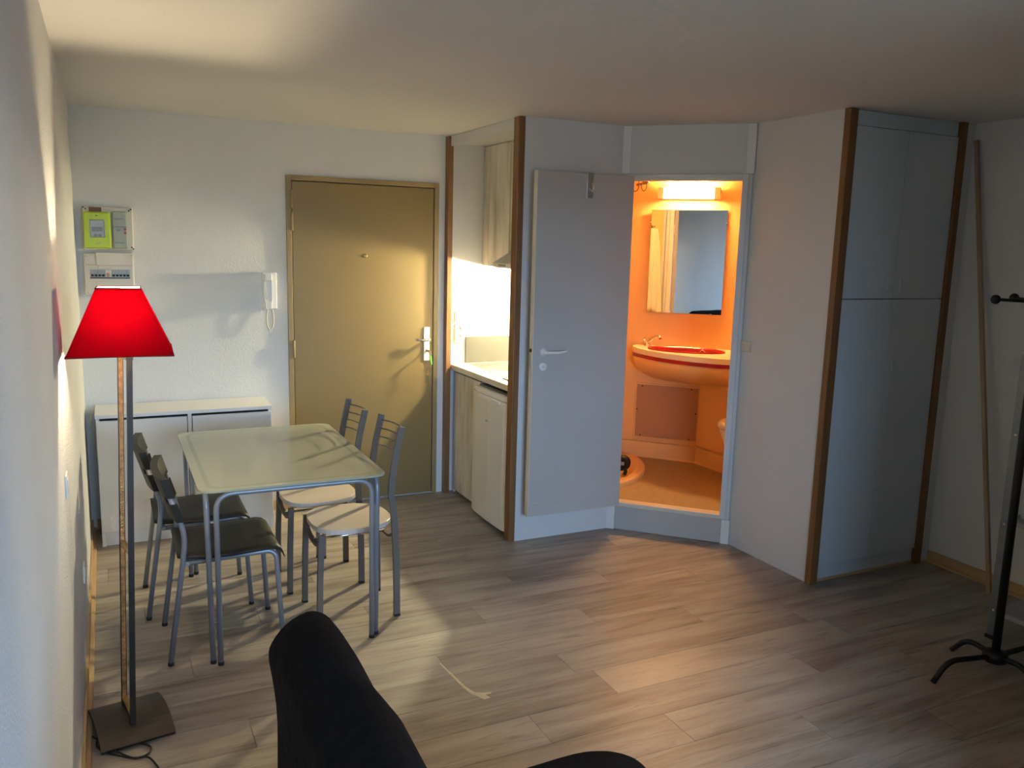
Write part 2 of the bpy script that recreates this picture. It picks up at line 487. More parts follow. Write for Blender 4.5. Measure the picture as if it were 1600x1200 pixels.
struct('ceiling', MB().box(-0.05, W+0.05, YN-0.05, D+0.05, H, H+0.08), M_ceil, 'plain off white painted ceiling', 'ceiling')
struct('wall_left', MB().box(-0.08, 0, YN, D, 0, H), M_rough, 'rough white plastered wall behind the red lamp', 'wall')
# back wall with the entrance door opening
DX0, DX1, DZ = 1.176, 2.114, 2.073
wb = MB()
wb.box(0, DX0, D, D+0.10, 0, H); wb.box(DX1, 2.86, D, D+0.10, 0, H); wb.box(DX0, DX1, D, D+0.10, DZ, H)
wb.box(DX0, DX1, D+0.08, D+0.10, 0, DZ)
struct('wall_back', wb, M_wall, 'white painted wall around the ochre entrance door', 'wall')
wr = MB()
wr.box(0, WIN_X0, YN-0.12, YN, 0, H); wr.box(WIN_X1, XA, YN-0.12, YN, 0, H)
wr.box(WIN_X0, WIN_X1, YN-0.12, YN, 0, WIN_Z0); wr.box(WIN_X0, WIN_X1, YN-0.12, YN, WIN_Z1, H)
struct('wall_near', wr, M_wall, 'white wall with the window behind the viewer', 'wall')
wa = MB()
wa.box(XA, XA+0.08, YN, YA, 0, H); wa.box(XA+0.08, W, YA-0.08, YA, 0, H)  # added out of view to keep window daylight off wardrobe and right wall
struct('wall_daylight_block', wa, M_wall, 'added unseen white wall corner blocking daylight beside the viewer', 'wall')
struct('wall_right', MB().box(W, W+0.08, YA, 3.70, 0, H), M_wall, 'white wall with pine baseboard beside the wardrobe', 'wall')
# window (behind the viewer)
wn = thing('window_1', 'white framed two pane window behind the viewer', 'window', (0, YN-0.05, 0), kind='structure')
xm = (WIN_X0+WIN_X1)/2
for a, b in ((WIN_X0, xm), (xm, WIN_X1)):
    f = MB()
    f.box(a, a+0.05, -0.02, 0.02, WIN_Z0, WIN_Z1, 0.004); f.box(b-0.05, b, -0.02, 0.02, WIN_Z0, WIN_Z1, 0.004)
    f.box(a+0.05, b-0.05, -0.02, 0.02, WIN_Z0, WIN_Z0+0.05, 0.004); f.box(a+0.05, b-0.05, -0.02, 0.02, WIN_Z1-0.05, WIN_Z1, 0.004)
    f.build('window_frame', M_white, wn)
    MB().box(a+0.05, b-0.05, -0.003, 0.003, WIN_Z0+0.05, WIN_Z1-0.05).build('pane', M_pane, wn)

# kitchen niche and bathroom cabin walls
struct('wall_kitchen', MB().box(2.842, 2.852, YB+0.05, D, 0, H), M_wall, 'white wall at the rear of the kitchen niche', 'wall')
struct('wall_partition', MB().box(XN, XB2, YB, YB+0.05, 0, H), M_panel, 'pale panel wall behind the open white door', 'wall')
struct('wall_cabin', MB().box(XT, XT+0.04, YC+0.02, YT, 0, H), M_panel, 'pale panel wall between bathroom doorway and wardrobe', 'wall')
struct('ceiling_niche', MB().box(XN+0.012, 2.842, YB+0.05, D, 2.356, 2.395), M_panel, 'lowered white soffit inside the kitchen niche', 'ceiling')
struct('trim_1', MB().box(XN, XN+0.012, YB+0.066, D-0.055, 2.335, H-0.001), M_panel, 'white fascia strip above the kitchen niche', 'trim')
struct('trim_2', MB().box(2.186, 2.222, D-0.055, D, 0, H-0.002, 0.003), M_trimwood, 'brown wooden post between entrance door and kitchen', 'trim')
struct('trim_3', MB().box(2.186, 2.224, YB-0.006, YB+0.062, 0, H-0.002, 0.003), M_trimwood, 'brown wooden post between kitchen niche and open white door', 'trim')
struct('trim_4', MB().box(XT-0.012, XT+0.040, YC-0.018, YC+0.020, 0, H-0.002, 0.003), M_trimwood, 'brown wooden post left of the wardrobe doors', 'trim')
struct('trim_5', MB().box(4.168, 4.212, YC-0.018, YC+0.020, 0, H-0.002, 0.003), M_trimwood, 'brown wooden post right of the wardrobe doors', 'trim')
struct('wall_corner', MB().box(4.212, W, YC, YC+0.03, 0, H), M_wall, 'narrow white wall strip right of the wardrobe', 'wall')
for i, (a, b, nm) in enumerate((((0, YN), (0, D), 'baseboard_left'), ((W, YA), (W, YC), 'baseboard_right'))):
    m = MB()
    if i == 0:
        m.box(0, 0.010, YN, D, 0, 0.062, 0.002); m.prism([(0.010, 0), (0.026, 0), (0.022, 0.010), (0.010, 0.016)], 'y', YN, D)
    else:
        m.box(W-0.010, W, YA, YC, 0, 0.062, 0.002); m.prism([(W-0.010, 0), (W-0.030, 0), (W-0.026, 0.008), (W-0.010, 0.014)], 'y', YA, YC)
    struct(nm, m, M_base, 'pine baseboard along the %s wall' % ('left' if i == 0 else 'right'), 'baseboard')
struct('baseboard_back', MB().box(0.027, 1.150, D-0.010, D, 0, 0.062, 0.002), M_base, 'pine baseboard behind the white cabinet', 'baseboard')

# doorway wall of the bathroom, in its own turned frame (x = along the doorway, y = into the bathroom)
SL, SR, SZ0, SZ1 = -0.305, 0.312, 0.170, 2.096
def bathframe(name, label, cat, kind=None):
    return thing(name, label, cat, (O.x, O.y, 0), RZ45, kind=kind)
dw = MB()
dw.box(-0.365, SL-0.035, 0, 0.04, 0, H); dw.box(SR+0.035, 0.365, 0, 0.04, 0, H)
dw.box(SL-0.035, SR+0.035, 0, 0.04, SZ1+0.035, H); dw.box(SL-0.035, SR+0.035, 0.006, 0.04, 0, SZ0-0.01)
struct('wall_doorway', dw, M_panel, 'pale angled panel wall around the bathroom doorway', 'wall', (O.x, O.y, 0), RZ45)
d2 = bathframe('door_2', 'open white bathroom door folded back against the pale partition', 'door', 'structure')
fr = MB()
fr.box(SL-0.035, SL, -0.016, 0.06, SZ0-0.02, SZ1+0.035, 0.003); fr.box(SR, SR+0.035, -0.016, 0.06, SZ0-0.02, SZ1+0.035, 0.003)
fr.box(SL, SR, -0.016, 0.06, SZ1, SZ1+0.035, 0.003)
fr.build('door_frame', M_panel, d2)
MB().box(SL, SR, -0.012, 0.06, SZ0-0.022, SZ0+0.006, 0.004).build('threshold', M_cream, d2)
for a in (SL-0.060, SR+0.012):
    MB().box(a, a+0.048, -0.010, 0.0, SZ1+0.037, H-0.001, 0.002).build('cover_strip', M_white, d2)
    MB().box(a, a+0.048, -0.010, 0.0, 0.0, SZ0-0.024, 0.002).build('cover_strip', M_white, d2)
MB().box(SL-0.012, SR+0.012, -0.004, 0.0055, 0.002, SZ0-0.024, 0.002).build('step_riser', M_leaf, d2)
MB().lathe([(0.004, 0), (0.004, 0.004), (0.002, 0.005)], (SR-0.001, 0.02, 1.86), 10, 'x').build('strike', M_brass, d2)
MB().lathe([(0.004, 0), (0.004, 0.004), (0.002, 0.005)], (SR-0.001, 0.02, 0.36), 10, 'x').build('strike', M_brass, d2)
# the leaf, swung right round; built in world axes
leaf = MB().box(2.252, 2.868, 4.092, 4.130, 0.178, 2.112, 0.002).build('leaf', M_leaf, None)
def wpart(mb, name, m, par):
    o = mb.build(name, m); o.parent = par
    return o
leaf.parent = d2
inv = Matrix.Translation((O.x, O.y, 0)) @ Matrix.Rotation(RZ45, 4, 'Z')
leaf.matrix_parent_inverse = inv.inverted()
wpart(MB().box(2.2495, 2.2525, 4.090, 4.131, 0.177, 2.113, 0.001), 'leaf_edge', M_leafedge, leaf)
wpart(MB().box(2.256, 2.864, 4.0885, 4.0925, 0.180, 0.245, 0.001), 'kick_strip', M_leaf, leaf)
h = MB().lathe([(0.024, 0), (0.024, -0.007), (0.010, -0.010), (0.010, -0.042)], (2.322, 4.092, 1.128), 16, 'y')
h.sweep(spline([(2.318, 4.050, 1.128), (2.345, 4.047, 1.129), (2.385, 4.047, 1.127), (2.425, 4.050, 1.131), (2.446, 4.056, 1.134)], 5),
        lambda t: [((0.010-0.003*t)*math.cos(2*PI*i/10), (0.010-0.003*t)*math.sin(2*PI*i/10)) for i in range(10)])
wpart(h, 'lever_handle', M_white, leaf)
k = MB().lathe([(0.024, 0), (0.024, -0.007), (0.020, -0.009), (0.001, -0.009)], (2.316, 4.092, 1.046), 16, 'y')
wpart(k, 'lock_rosette', M_white, leaf)
wpart(MB().box(2.306, 2.326, 4.0805, 4.084, 1.043, 1.049, 0.001), 'lock_slot', M_cream, leaf)
wpart(MB().box(2.246, 2.250, 4.100, 4.122, 1.128, 1.146, 0.001), 'latch_bolt', M_blackplastic, leaf)
wpart(MB().box(2.2485, 2.250, 4.102, 4.120, 1.03, 1.115, 0.0005), 'lock_plate', M_steel, leaf)
hk = MB().box(2.556, 2.597, 4.086, 4.0925, 1.978, 2.116, 0.001)
hk.box(2.556, 2.597, 4.086, 4.134, 2.1125, 2.116, 0.001)
hk.tube(spline([(2.577, 4.086, 2.03), (2.577, 4.062, 2.018), (2.577, 4.056, 2.04), (2.577, 4.062, 2.058)], 5), 0.005, 8)
wpart(hk, 'over_door_hook', M_steel, leaf)
for zz in (0.42, 1.15, 1.88):
    wpart(MB().lathe([(0.007, zz-0.04), (0.007, zz+0.04)], (2.878, 4.150, 0), 10), 'hinge', M_white, leaf)

# ------------------------------------------------------------------ entrance door
d1 = thing('door_1', 'ochre painted entrance door with white handle plate', 'door', (0, D, 0), kind='structure')
f = MB()
f.box(1.150, DX0+0.006, -0.018, 0.07, 0, DZ+0.024, 0.003); f.box(DX1-0.006, 2.140, -0.018, 0.07, 0, DZ+0.024, 0.003)
f.box(DX0+0.006, DX1-0.006, -0.018, 0.07, DZ-0.006, DZ+0.024, 0.003)
f.build('door_frame', M_eframe, d1)
lf = MB().box(DX0+0.010, DX1-0.010, -0.012, 0.03, 0.012, DZ-0.011, 0.002).build('leaf', M_edoor, d1)
for zz in (1.955, 1.82, 1.035, 0.26):
    MB().lathe([(0.006, zz-0.055), (0.008, zz-0.05), (0.008, zz+0.05), (0.006, zz+0.055)], (DX0+0.006, -0.022, 0), 10).build('hinge', M_eframe, d1)
MB().lathe([(0.013, -0.012), (0.013, -0.016), (0.008, -0.019), (0.001, -0.017)], (1.643, 0, 1.619), 14, 'y').build('peephole', M_brass, lf)
hp = MB().box(2.040, 2.082, -0.020, -0.012, 0.930, 1.156, 0.003).build('handle_plate', M_white, lf)
lv = MB().lathe([(0.010, -0.018), (0.010, -0.050)], (2.068, 0, 1.074), 12, 'y')
lv.tube(fillet([(2.068, -0.050, 1.074), (2.025, -0.052, 1.074), (1.972, -0.046, 1.076)], 0.02, 4), 0.0085, 10)
lv.build('lever', M_chrome, hp)
MB().lathe([(0.009, -0.020), (0.009, -0.030), (0.004, -0.032)], (2.063, 0, 0.999), 12, 'y').build('lock_cylinder', M_brass, hp)
MB().lathe([(0.003, -0.020), (0.003, -0.023)], (2.061, 0, 1.140), 8, 'y').build('screw', M_steel, hp)
ky = thing('key', 'dark key with a green tag hanging in the entrance door lock', 'key', (2.063, D-0.032, 0.999))
MB().box(-0.0012, 0.0012, -0.022, 0.004, -0.004, 0.004).lathe([(0.011, -0.001), (0.011, 0.001)], (0, -0.030, 0), 14, 'x').build('key_blade', M_brass, ky)
MB().tube([(0.006*math.cos(a)+0.004, -0.036, -0.016+0.016*math.sin(a)) for a in [2*PI*i/14 for i in range(14)]], 0.0012, 6, True).build('key_ring', M_steel, ky)
MB().prism([(0.004, -0.028), (0.014, -0.030), (0.021, -0.088), (0.012, -0.092), (0.005, -0.060)], 'y', -0.040, -0.035, 0.001).build('key_tag', M_green, ky)

# ------------------------------------------------------------------ electricity boards and intercom on the back wall
mb_ = thing('electricity_meter_board', 'cream meter board with a lime green meter, above the fuse box', 'electricity meter', (0.04, D, 1.625))
MB().box(0, 0.255, -0.050, 0, 0, 0.237, 0.006).build('back_board', M_cream, mb_)
mt = MB().box(0.006, 0.140, -0.098, -0.050, 0.010, 0.208, 0.008).build('meter', M_lime, mb_)
MB().box(0.036, 0.110, -0.1005, -0.097, 0.070, 0.165, 0.004).build('window', M_lcd, mt)
MB().box(0.046, 0.100, -0.1020, -0.100, 0.104, 0.126, 0.001).build('display', M_lcddark, mt)
for a, b in ((0.054, 0.070), (0.076, 0.094)):
    MB().box(a, b, -0.1020, -0.100, 0.076, 0.087, 0.001).build('button', M_lcddark, mt)
MB().box(0.068, 0.075, -0.0995, -0.097, 0.184, 0.191, 0.001).build('indicator', M_lcddark, mt)
MB().box(0.062, 0.086, -0.0985, -0.097, 0.034, 0.040).build('print', M_greygreen, mt)
bk = MB().box(0.150, 0.222, -0.090, -0.050, 0.010, 0.214, 0.006).build('main_breaker', M_greygreen, mb_)
MB().box(0.150, 0.222, -0.0915, -0.089, 0.128, 0.132).build('seam', M_lcddark, bk)
MB().box(0.168, 0.190, -0.094, -0.089, 0.108, 0.116, 0.001).build('toggle', M_lcddark, bk)
for zz in (0.112, 0.092):
    MB().lathe([(0.007, -0.089), (0.007, -0.095)], (0.212, 0, zz+0.006), 12, 'y').build('push_button', M_redbtn, bk)
for zz in (0.170, 0.040):
    MB().box(0.160, 0.206, -0.0912, -0.0895, zz, zz+0.005).build('print', M_lcddark, bk)
MB().box(0.036, 0.098, -0.056, -0.049, 0.210, 0.234, 0.001).build('brown_tag', M_brown, mb_)
for px_, pz_ in ((0.018, 0.224), (0.236, 0.221), (0.246, 0.229), (0.008, 0.232), (0.243, 0.018), (0.251, 0.010)):
    MB().lathe([(0.0045, -0.049), (0.0045, -0.052)], (px_, 0, pz_), 8, 'y').build('screw', M_dark, mb_)

fb = thing('fuse_box', 'cream fuse box with a row of breakers below the green meter', 'fuse box', (0.036, D, 1.378))
MB().box(0, 0.252, -0.058, 0, 0, 0.232, 0.008).build('body', M_cream, fb)
MB().box(0.062, 0.250, -0.070, -0.058, 0.162, 0.236, 0.004).build('cover_flap', M_cream, fb)
MB().box(0.070, 0.140, -0.066, -0.058, 0.146, 0.162, 0.003).build('flap_tab', M_cream, fb)
MB().box(0.006, 0.058, -0.062, -0.058, 0.166, 0.226, 0.003).build('side_cover', M_cream, fb)
MB().box(0.028, 0.230, -0.0595, -0.0575, 0.094, 0.140).build('breaker_recess', M_lcd, fb)
MB().box(0.028, 0.230, -0.0610, -0.0585, 0.091, 0.096).build('recess_lip', M_dark, fb)
for i in range(9):
    xx = 0.032+i*0.0182 + (0.034 if i >= 4 else 0)
    b_ = MB().box(xx, xx+0.016, -0.066, -0.059, 0.099, 0.138, 0.001).build('breaker', M_lcd, fb)
    MB().box(xx+0.002, xx+0.014, -0.074, -0.065, 0.103, 0.114, 0.001).build('toggle', M_blackplastic, b_)
b_ = MB().box(0.106, 0.136, -0.066, -0.059, 0.099, 0.138, 0.001).build('breaker', M_cream, fb)
MB().box(0.112, 0.124, -0.073, -0.065, 0.101, 0.122, 0.001).build('toggle', M_orange, b_)
for px_, pz_ in ((0.014, 0.012), (0.240, 0.012), (0.012, 0.214), (0.242, 0.220)):
    MB().lathe([(0.004, -0.057), (0.004, -0.0595 if pz_ < 0.1 else -0.072)], (px_, 0, pz_), 8, 'y').build('screw', M_greygreen, fb)

ic = thing('intercom_phone', 'white wall intercom phone with a looped cord beside the entrance door', 'intercom', (1.0, D, 1.285))
MB().box(0.0, 0.084, -0.030, 0, 0, 0.225, 0.006).build('base', M_white, ic)
hs = MB().prism([(-0.030, 0.010), (-0.062, 0.006), (-0.066, 0.045), (-0.050, 0.062), (-0.050, 0.165), (-0.066, 0.180), (-0.062, 0.219), (-0.030, 0.214)], 'x', 0.006, 0.048, 0.004).build('handset', M_white, ic)
MB().box(0.014, 0.022, -0.0515, -0.049, 0.060, 0.160, 0.001).build('grip_inlay', M_cream, hs)
MB().tube(spline([(0.026, -0.03, 0.004), (0.018, -0.03, -0.05), (0.024, -0.03, -0.105), (0.040, -0.028, -0.125), (0.056, -0.026, -0.105), (0.060, -0.024, -0.05), (0.054, -0.018, 0.004)], 7), 0.0036, 8).build('cord', M_cream, ic)

ls = thing('light_switch', 'white light switch on the left wall behind the red lamp', 'switch', (0, 2.86, 0.905))
MB().box(0, 0.005, -0.036, 0.036, 0, 0.072, 0.002).build('plate', M_white, ls)
MB().box(0.005, 0.007, -0.020, 0.020, 0.016, 0.056, 0.001).build('rocker', M_white, ls)
ws = thing('power_socket', 'white power socket low on the left wall near the baseboard', 'socket', (0, 3.72, 0.29))
MB().box(0, 0.006, -0.036, 0.036, 0.004, 0.076, 0.002).build('plate', M_white, ws)
MB().lathe([(0.021, 0.006), (0.021, 0.009), (0.018, 0.009), (0.017, 0.0065), (0.001, 0.0065)], (0, 0, 0.04), 16, 'x').build('socket_ring', M_cream, ws)

# ------------------------------------------------------------------ white two-flap cabinet against the back wall
cb = thing('shoe_cabinet', 'white two-flap cabinet standing below the fuse box', 'cabinet', (0.055, 4.962, 0))
CW, CD_, CH = 0.930, D-0.012-4.962, 0.745
b = MB()
b.box(0, 0.018, 0.012, CD_, 0, CH-0.02); b.box(CW-0.018, CW, 0.012, CD_, 0, CH-0.02); b.box(0.018, CW-0.018, CD_-0.012, CD_, 0.03, CH-0.02)
b.box(CW/2+0.002, CW/2+0.022, 0.004, CD_-0.012, 0.078, CH-0.02)
b.box(0.018, CW-0.018, 0.012, CD_-0.012, 0.060, 0.078)
b.build('body', M_melamine, cb)
MB().box(-0.004, CW+0.004, -0.004, CD_, CH-0.020, CH, 0.002).build('top', M_melamine, cb)
MB().box(0.003, CW-0.003, 0.016, 0.028, 0.0, 0.070, 0.001).build('plinth', M_melamine, cb)
MB().box(0.0, 0.020, 0.002, 0.014, 0.0, 0.072, 0.001).build('foot', M_melamine, cb)
MB().box(0.004, CW/2-0.002, 0.0, 0.014, 0.080, CH-0.034, 0.002).build('flap_door', M_melamine, cb)
MB().box(CW/2+0.026, CW-0.002, 0.0, 0.014, 0.080, CH-0.034, 0.002).build('flap_door', M_melamine, cb)
MB().box(0.020, CW-0.020, 0.016, 0.022, CH-0.036, CH-0.021).build('finger_gap_shade', M_dark, cb)  # dark strip stands in for the shade inside the gap

# ------------------------------------------------------------------ glass dining table
TZ = 0.74
tb = thing('dining_table', 'frosted green glass dining table on silver tube legs', 'table', (0.803, 3.862, 0))
hx, hy = 0.377, 0.547
def rrect(hx, hy, r, n=6):
    pts = []
    for cx, cy, a0 in ((hx-r, hy-r, 0), (-hx+r, hy-r, PI/2), (-hx+r, -hy+r, PI), (hx-r, -hy+r, 1.5*PI)):
        for i in range(n+1):
            a = a0+PI/2*i/n
            pts.append((cx+r*math.cos(a), cy+r*math.sin(a)))
    return pts
def ring(outer, inner, z0, z1):
    m = MB(); n = len(outer)
    vs_ = [(x, y, z) for z in (z0, z1) for x, y in outer]+[(x, y, z) for z in (z0, z1) for x, y in inner]
    f = []
    for i in range(n):
        j = (i+1) % n
        f += [(i, j, n+j, n+i), (2*n+j, 2*n+i, 3*n+i, 3*n+j), (n+i, n+j, 3*n+j, 3*n+i), (j, i, 2*n+i, 2*n+j)]
    m._add(vs_, f); return m
top = MB().prism(rrect(hx-0.050, hy-0.050, 0.055), 'z', TZ-0.008, TZ).build('table_top', M_glass, tb)
ring(rrect(hx-0.032, hy-0.032, 0.055), rrect(hx-0.050, hy-0.050, 0.055), TZ-0.008, TZ).build('clear_band', M_glassclear, top)
ring(rrect(hx, hy, 0.055), rrect(hx-0.032, hy-0.032, 0.055), TZ-0.008, TZ).build('glass_border', M_glass, top)
for sx in (-1, 1):      # end hoops run across, side hoops run lengthways: two tubes meet at each corner
    pth = fillet([(sx*0.340, -0.487, 0.012), (sx*0.348, -0.487, TZ-0.022), (sx*0.348, 0.487, TZ-0.022), (sx*0.340, 0.487, 0.012)], 0.07, 7)
    MB().tube(pth, 0.011, 12).build('side_hoop', M_tube, tb)
    pth = fillet([(-0.314, sx*0.513, 0.012), (-0.314, sx*0.521, TZ-0.022), (0.314, sx*0.521, TZ-0.022), (0.314, sx*0.513, 0.012)], 0.07, 7)
    MB().tube(pth, 0.011, 12).build('end_hoop', M_tube, tb)
for sx in (-1, 1):
    for sy in (-1, 1):
        for (x_, y_) in ((sx*0.340, sy*0.487), (sx*0.314, sy*0.513)):
            MB().lathe([(0.012, 0), (0.012, 0.014), (0.0105, 0.016)], (x_, y_, 0), 12).build('foot_cap', M_blackrubber, tb)
        for zz in (0.18, 0.60):
            MB().tube([(sx*0.346, sy*0.484, zz), (sx*0.314, sy*0.516, zz)], 0.004, 8).build('bolt', M_chrome, tb)
        MB().lathe([(0.014, TZ-0.012), (0.014, TZ-0.0085)], (sx*0.30, sy*0.521, 0), 12).build('suction_pad', M_white, tb)

# ------------------------------------------------------------------ two black chairs, backs to the left wall (chair faces +x)
def black_chair(label):
    c = thing('dining_chair', label, 'chair', group='black plastic chairs')
    w2 = 0.195
    for s in (-1, 1):
        yy = s*w2
        p = fillet([(-0.225, yy, 0.012), (-0.155, yy, 0.50), (-0.158, yy, 0.56), (-0.222, yy, 0.766)], 0.09, 6)
        MB().tube(p, 0.011, 10).build('rear_leg', M_tube, c)
        MB().lathe([(0.012, 0), (0.012, 0.014)], (-0.225, yy, 0), 10).build('foot_cap', M_blackrubber, c)
        p = fillet([(-0.150, yy*0.94, 0.418), (0.175, yy*0.94, 0.428), (0.200, yy*0.97, 0.41), (0.222, yy, 0.012)], 0.03, 5)
        MB().tube(p, 0.011, 10).build('front_leg', M_tube, c)
        MB().lathe([(0.012, 0), (0.012, 0.014)], (0.222, yy, 0), 10).build('foot_cap', M_blackrubber, c)
    MB().tube([(-0.148, -w2, 0.418), (-0.148, w2, 0.418)], 0.009, 8).build('crossbar', M_tube, c)
    # seat: one bent sheet, dished, rolled over at the front
    prof = [(-0.185, 0.452), (-0.16, 0.447), (-0.08, 0.441), (0.02, 0.440), (0.12, 0.446), (0.175, 0.449), (0.205, 0.443), (0.224, 0.428), (0.232, 0.404)]
    m = MB(); n = 9; rings = []
    for side in (0, 1):
        for i in range(n):
            tt = i/(n-1)*2-1
            rw = []
            for j, (a, z) in enumerate(prof):
                ww = 0.185+0.022*min(1, j/3)
                rw.append(m.bm.verts.new((a, tt*ww, z+0.006*tt*tt-(0.0 if side == 0 else 0.013) - (0 if side == 0 else 0)-(0.004 if abs(tt) > 0.9 and side == 0 else 0))))
            rings.append(rw)
    def quad(a, b_, c_, d_):
        fc = m.bm.faces.new((a, b_, c_, d_)); fc.smooth = True
    L_ = len(prof)
    for side in (0, 1):
        for i in range(n-1):
            for j in range(L_-1):
                r0, r1 = rings[side*n+i], rings[side*n+i+1]
                quad(r0[j], r0[j+1], r1[j+1], r1[j])
    for i in range(n-1):
        for j in (0, L_-1):
            quad(rings[i][j], rings[i+1][j], rings[n+i+1][j], rings[n+i][j])
    for j in range(L_-1):
        for i in (0, n-1):
            quad(rings[i][j], rings[i][j+1], rings[n+i][j+1], rings[n+i][j])
    m.build('seat', M_blackplastic, c)
    # back: curved plate with a slot at both posts, wrapped round the tubes
    def bx(z): return -0.222+(0.766-z)*0.30
    bk_ = MB(); n = 11
    def band(z0, z1, y0, y1, th0):
        ys = [y0+(y1-y0)*i/(n-1) for i in range(n)]
        vs_ = []
        for yy in ys:
            cv = -0.022*(1-(yy/w2)**2)
            for z in (z0, z1):
                vs_ += [(bx(z)+cv-th0, yy, z), (bx(z)+cv+th0, yy, z)]
        f_ = []
        for i in range(n-1):
            a = i*4; e = a+4
            f_ += [(a, a+1, e+1, e), (a+2, e+2, e+3, a+3), (a, e, e+2, a+2), (a+1, a+3, e+3, e+1)]
        f_ += [(0, 2, 3, 1), ((n-1)*4, (n-1)*4+1, (n-1)*4+3, (n-1)*4+2)]
        bk_._add(vs_, f_)
    band(0.700, 0.778, -w2-0.014, w2+0.014, 0.0145)
    band(0.672, 0.702, -w2+0.030, w2-0.030, 0.0140)
    band(0.598, 0.674, -w2-0.014, w2+0.014, 0.0145)
    bk_.build('backrest', M_blackplastic, c)
    return c
bc = black_chair('black plastic dining chair on silver legs, the one nearer the red lamp')
bc.location = (0.530, 3.617, 0)
bc2 = copy_tree(bc)
bc2.location = (0.470, 4.095, 0)
bc2['label'] = 'black plastic dining chair on silver legs, the one nearer the white cabinet'

# ------------------------------------------------------------------ two wooden-seat chairs, backs to the door side (chair faces -x)
def white_chair(label):
    c = thing('dining_chair', label, 'chair', group='pale wooden seat chairs')
    w2 = 0.155
    for s in (-1, 1):
        yy = s*w2
        p = spline([(0.168, yy, 0.008), (0.165, yy, 0.25), (0.152, yy, 0.50), (0.140, yy, 0.60), (0.158, yy, 0.75), (0.190, yy, 0.893)], 5)
        MB().bar(p, 0.016, 0.028, upv=(1, 0, 0)).build('rear_post', M_gunmetal, c)
        p = [(-0.190, yy, 0.008), (-0.186, yy, 0.22), (-0.178, yy, 0.432)]
        MB().bar(p, 0.024, 0.024, upv=(1, 0, 0)).build('front_leg', M_gunmetal, c)
        for xx in (0.168, -0.190):
            MB().box(xx-0.013, xx+0.013, yy-0.013, yy+0.013, 0, 0.010, 0.001).build('foot_cap', M_blackrubber, c)
    for xx, zz in ((-0.180, 0.385), (0.158, 0.385)):
        pth = spline([(xx, -w2, 0.432 if xx < 0 else 0.41), (xx, -w2+0.03, zz), (xx, -w2*0.4, zz-0.022), (xx, w2*0.4, zz-0.022), (xx, w2-0.03, zz), (xx, w2, 0.432 if xx < 0 else 0.41)], 4)
        MB().bar(pth, 0.012, 0.020, upv=(1, 0, 0)).build('cross_rail', M_gunmetal, c)
    MB().tube([(-0.180, 0.0, 0.364), (0.158, 0.0, 0.364)], 0.006, 8).build('stretcher_rod', M_chrome, c)
    for zz in (0.866, 0.826, 0.787, 0.748):
        x0 = 0.158+(zz-0.75)*0.23
        pth = spline([(x0, -w2, zz), (x0+0.030, -w2*0.6, zz), (x0+0.044, 0, zz), (x0+0.030, w2*0.6, zz), (x0, w2, zz)], 5)
        MB().tube(pth, 0.0035, 8).build('back_wire', M_gunmetal, c)
    # rounded seat: wide rounded front, narrower back
    prof = []
    n = 40
    for i in range(n):
        a = 2*PI*i/n
        e = 2.7
        ca, sa = math.cos(a), math.sin(a)
        ux = math.copysign(abs(ca)**(2/e), ca); uy = math.copysign(abs(sa)**(2/e), sa)
        wy = 0.205-0.035*(ux*0.5+0.5)
        prof.append((-0.014+0.184*ux, wy*uy))
    st = MB().prism(prof, 'z', 0.434, 0.456, 0.004, 2)
    st.build('seat', M_seat, c)
    sh = [(x*0.985-0.0002, y_*0.985) for x, y_ in prof]
    MB().prism([(x*0.80, y_*0.72) for x, y_ in prof], 'z', 0.424, 0.4345).build('seat_support', M_gunmetal, c)
    return c
wc = white_chair('grey metal chair with a pale wooden seat, nearer the black sofa')
wc.location = (1.118, 3.672, 0)
wc2 = copy_tree(wc)
wc2.location = (1.072, 4.105, 0)
wc2['label'] = 'grey metal chair with a pale wooden seat, nearer the entrance door'

# ------------------------------------------------------------------ red floor lamp
lp = thing('floor_lamp', 'lit floor lamp with a red pyramid shade and dark arched base', 'lamp', (0.146, 3.030, 0), 0.157)
# base: arched sheet (curved across y), with the skirts cut straight
n = 12; pr = []
for i in range(n+1):
    t = -1+2*i/n
    pr.append((0.150*t, 0.012+0.062*math.sqrt(max(0, 1-(t*0.93)**2))-0.022))
inner = [(y_*0.97, z-0.010) for y_, z in pr][::-1]
bs = MB()
vs_ = []
for xx in (-0.118, 0.118):
    vs_ += [(xx, y_, max(0.0, z)) for y_, z in pr]+[(xx, y_, max(0.0, z)) for y_, z in inner]
kk = 2*(n+1)
fs = [tuple(range(kk))[::-1], tuple(range(kk, 2*kk))]+[(i, (i+1) % kk, kk+(i+1) % kk, kk+i) for i in range(kk)]
bs._add(vs_, fs)
bs.build('base', M_bronze, lp)
LT = 0.048    # the upright leans slightly away from the wall
def lx(z): return LT*z/1.33
for s in (-1, 1):
    yy = s*0.078
    o = MB().bar([(lx(0.03)-0.007, yy, 0.03), (lx(1.318)-0.007, yy, 1.318)], 0.018, 0.010, upv=(0, 1, 0)).build('upright', M_bronze, lp)
    MB().bar([(lx(0.06)-0.007, yy-s*0.0062, 0.06), (lx(1.305)-0.007, yy-s*0.0062, 1.305)], 0.013, 0.002, upv=(0, 1, 0)).build('copper_inlay', M_copper, o)
MB().bar([(lx(1.318)-0.007, -0.083, 1.318), (lx(1.318)-0.007, 0.083, 1.318)], 0.022, 0.012, upv=(0, 0, 1)).build('crossbar', M_bronze, lp)
MB().bar([(lx(0.068)-0.007, -0.075, 0.072), (lx(0.068)-0.007, 0.075, 0.072)], 0.016, 0.006, upv=(0, 0, 1)).build('lower_crossbar', M_brass, lp)
MB().bar([(lx(0.66)-0.007, -0.075, 0.655), (lx(0.66)-0.007, 0.075, 0.655)], 0.016, 0.006, upv=(0, 0, 1)).build('middle_crossbar', M_brass, lp)
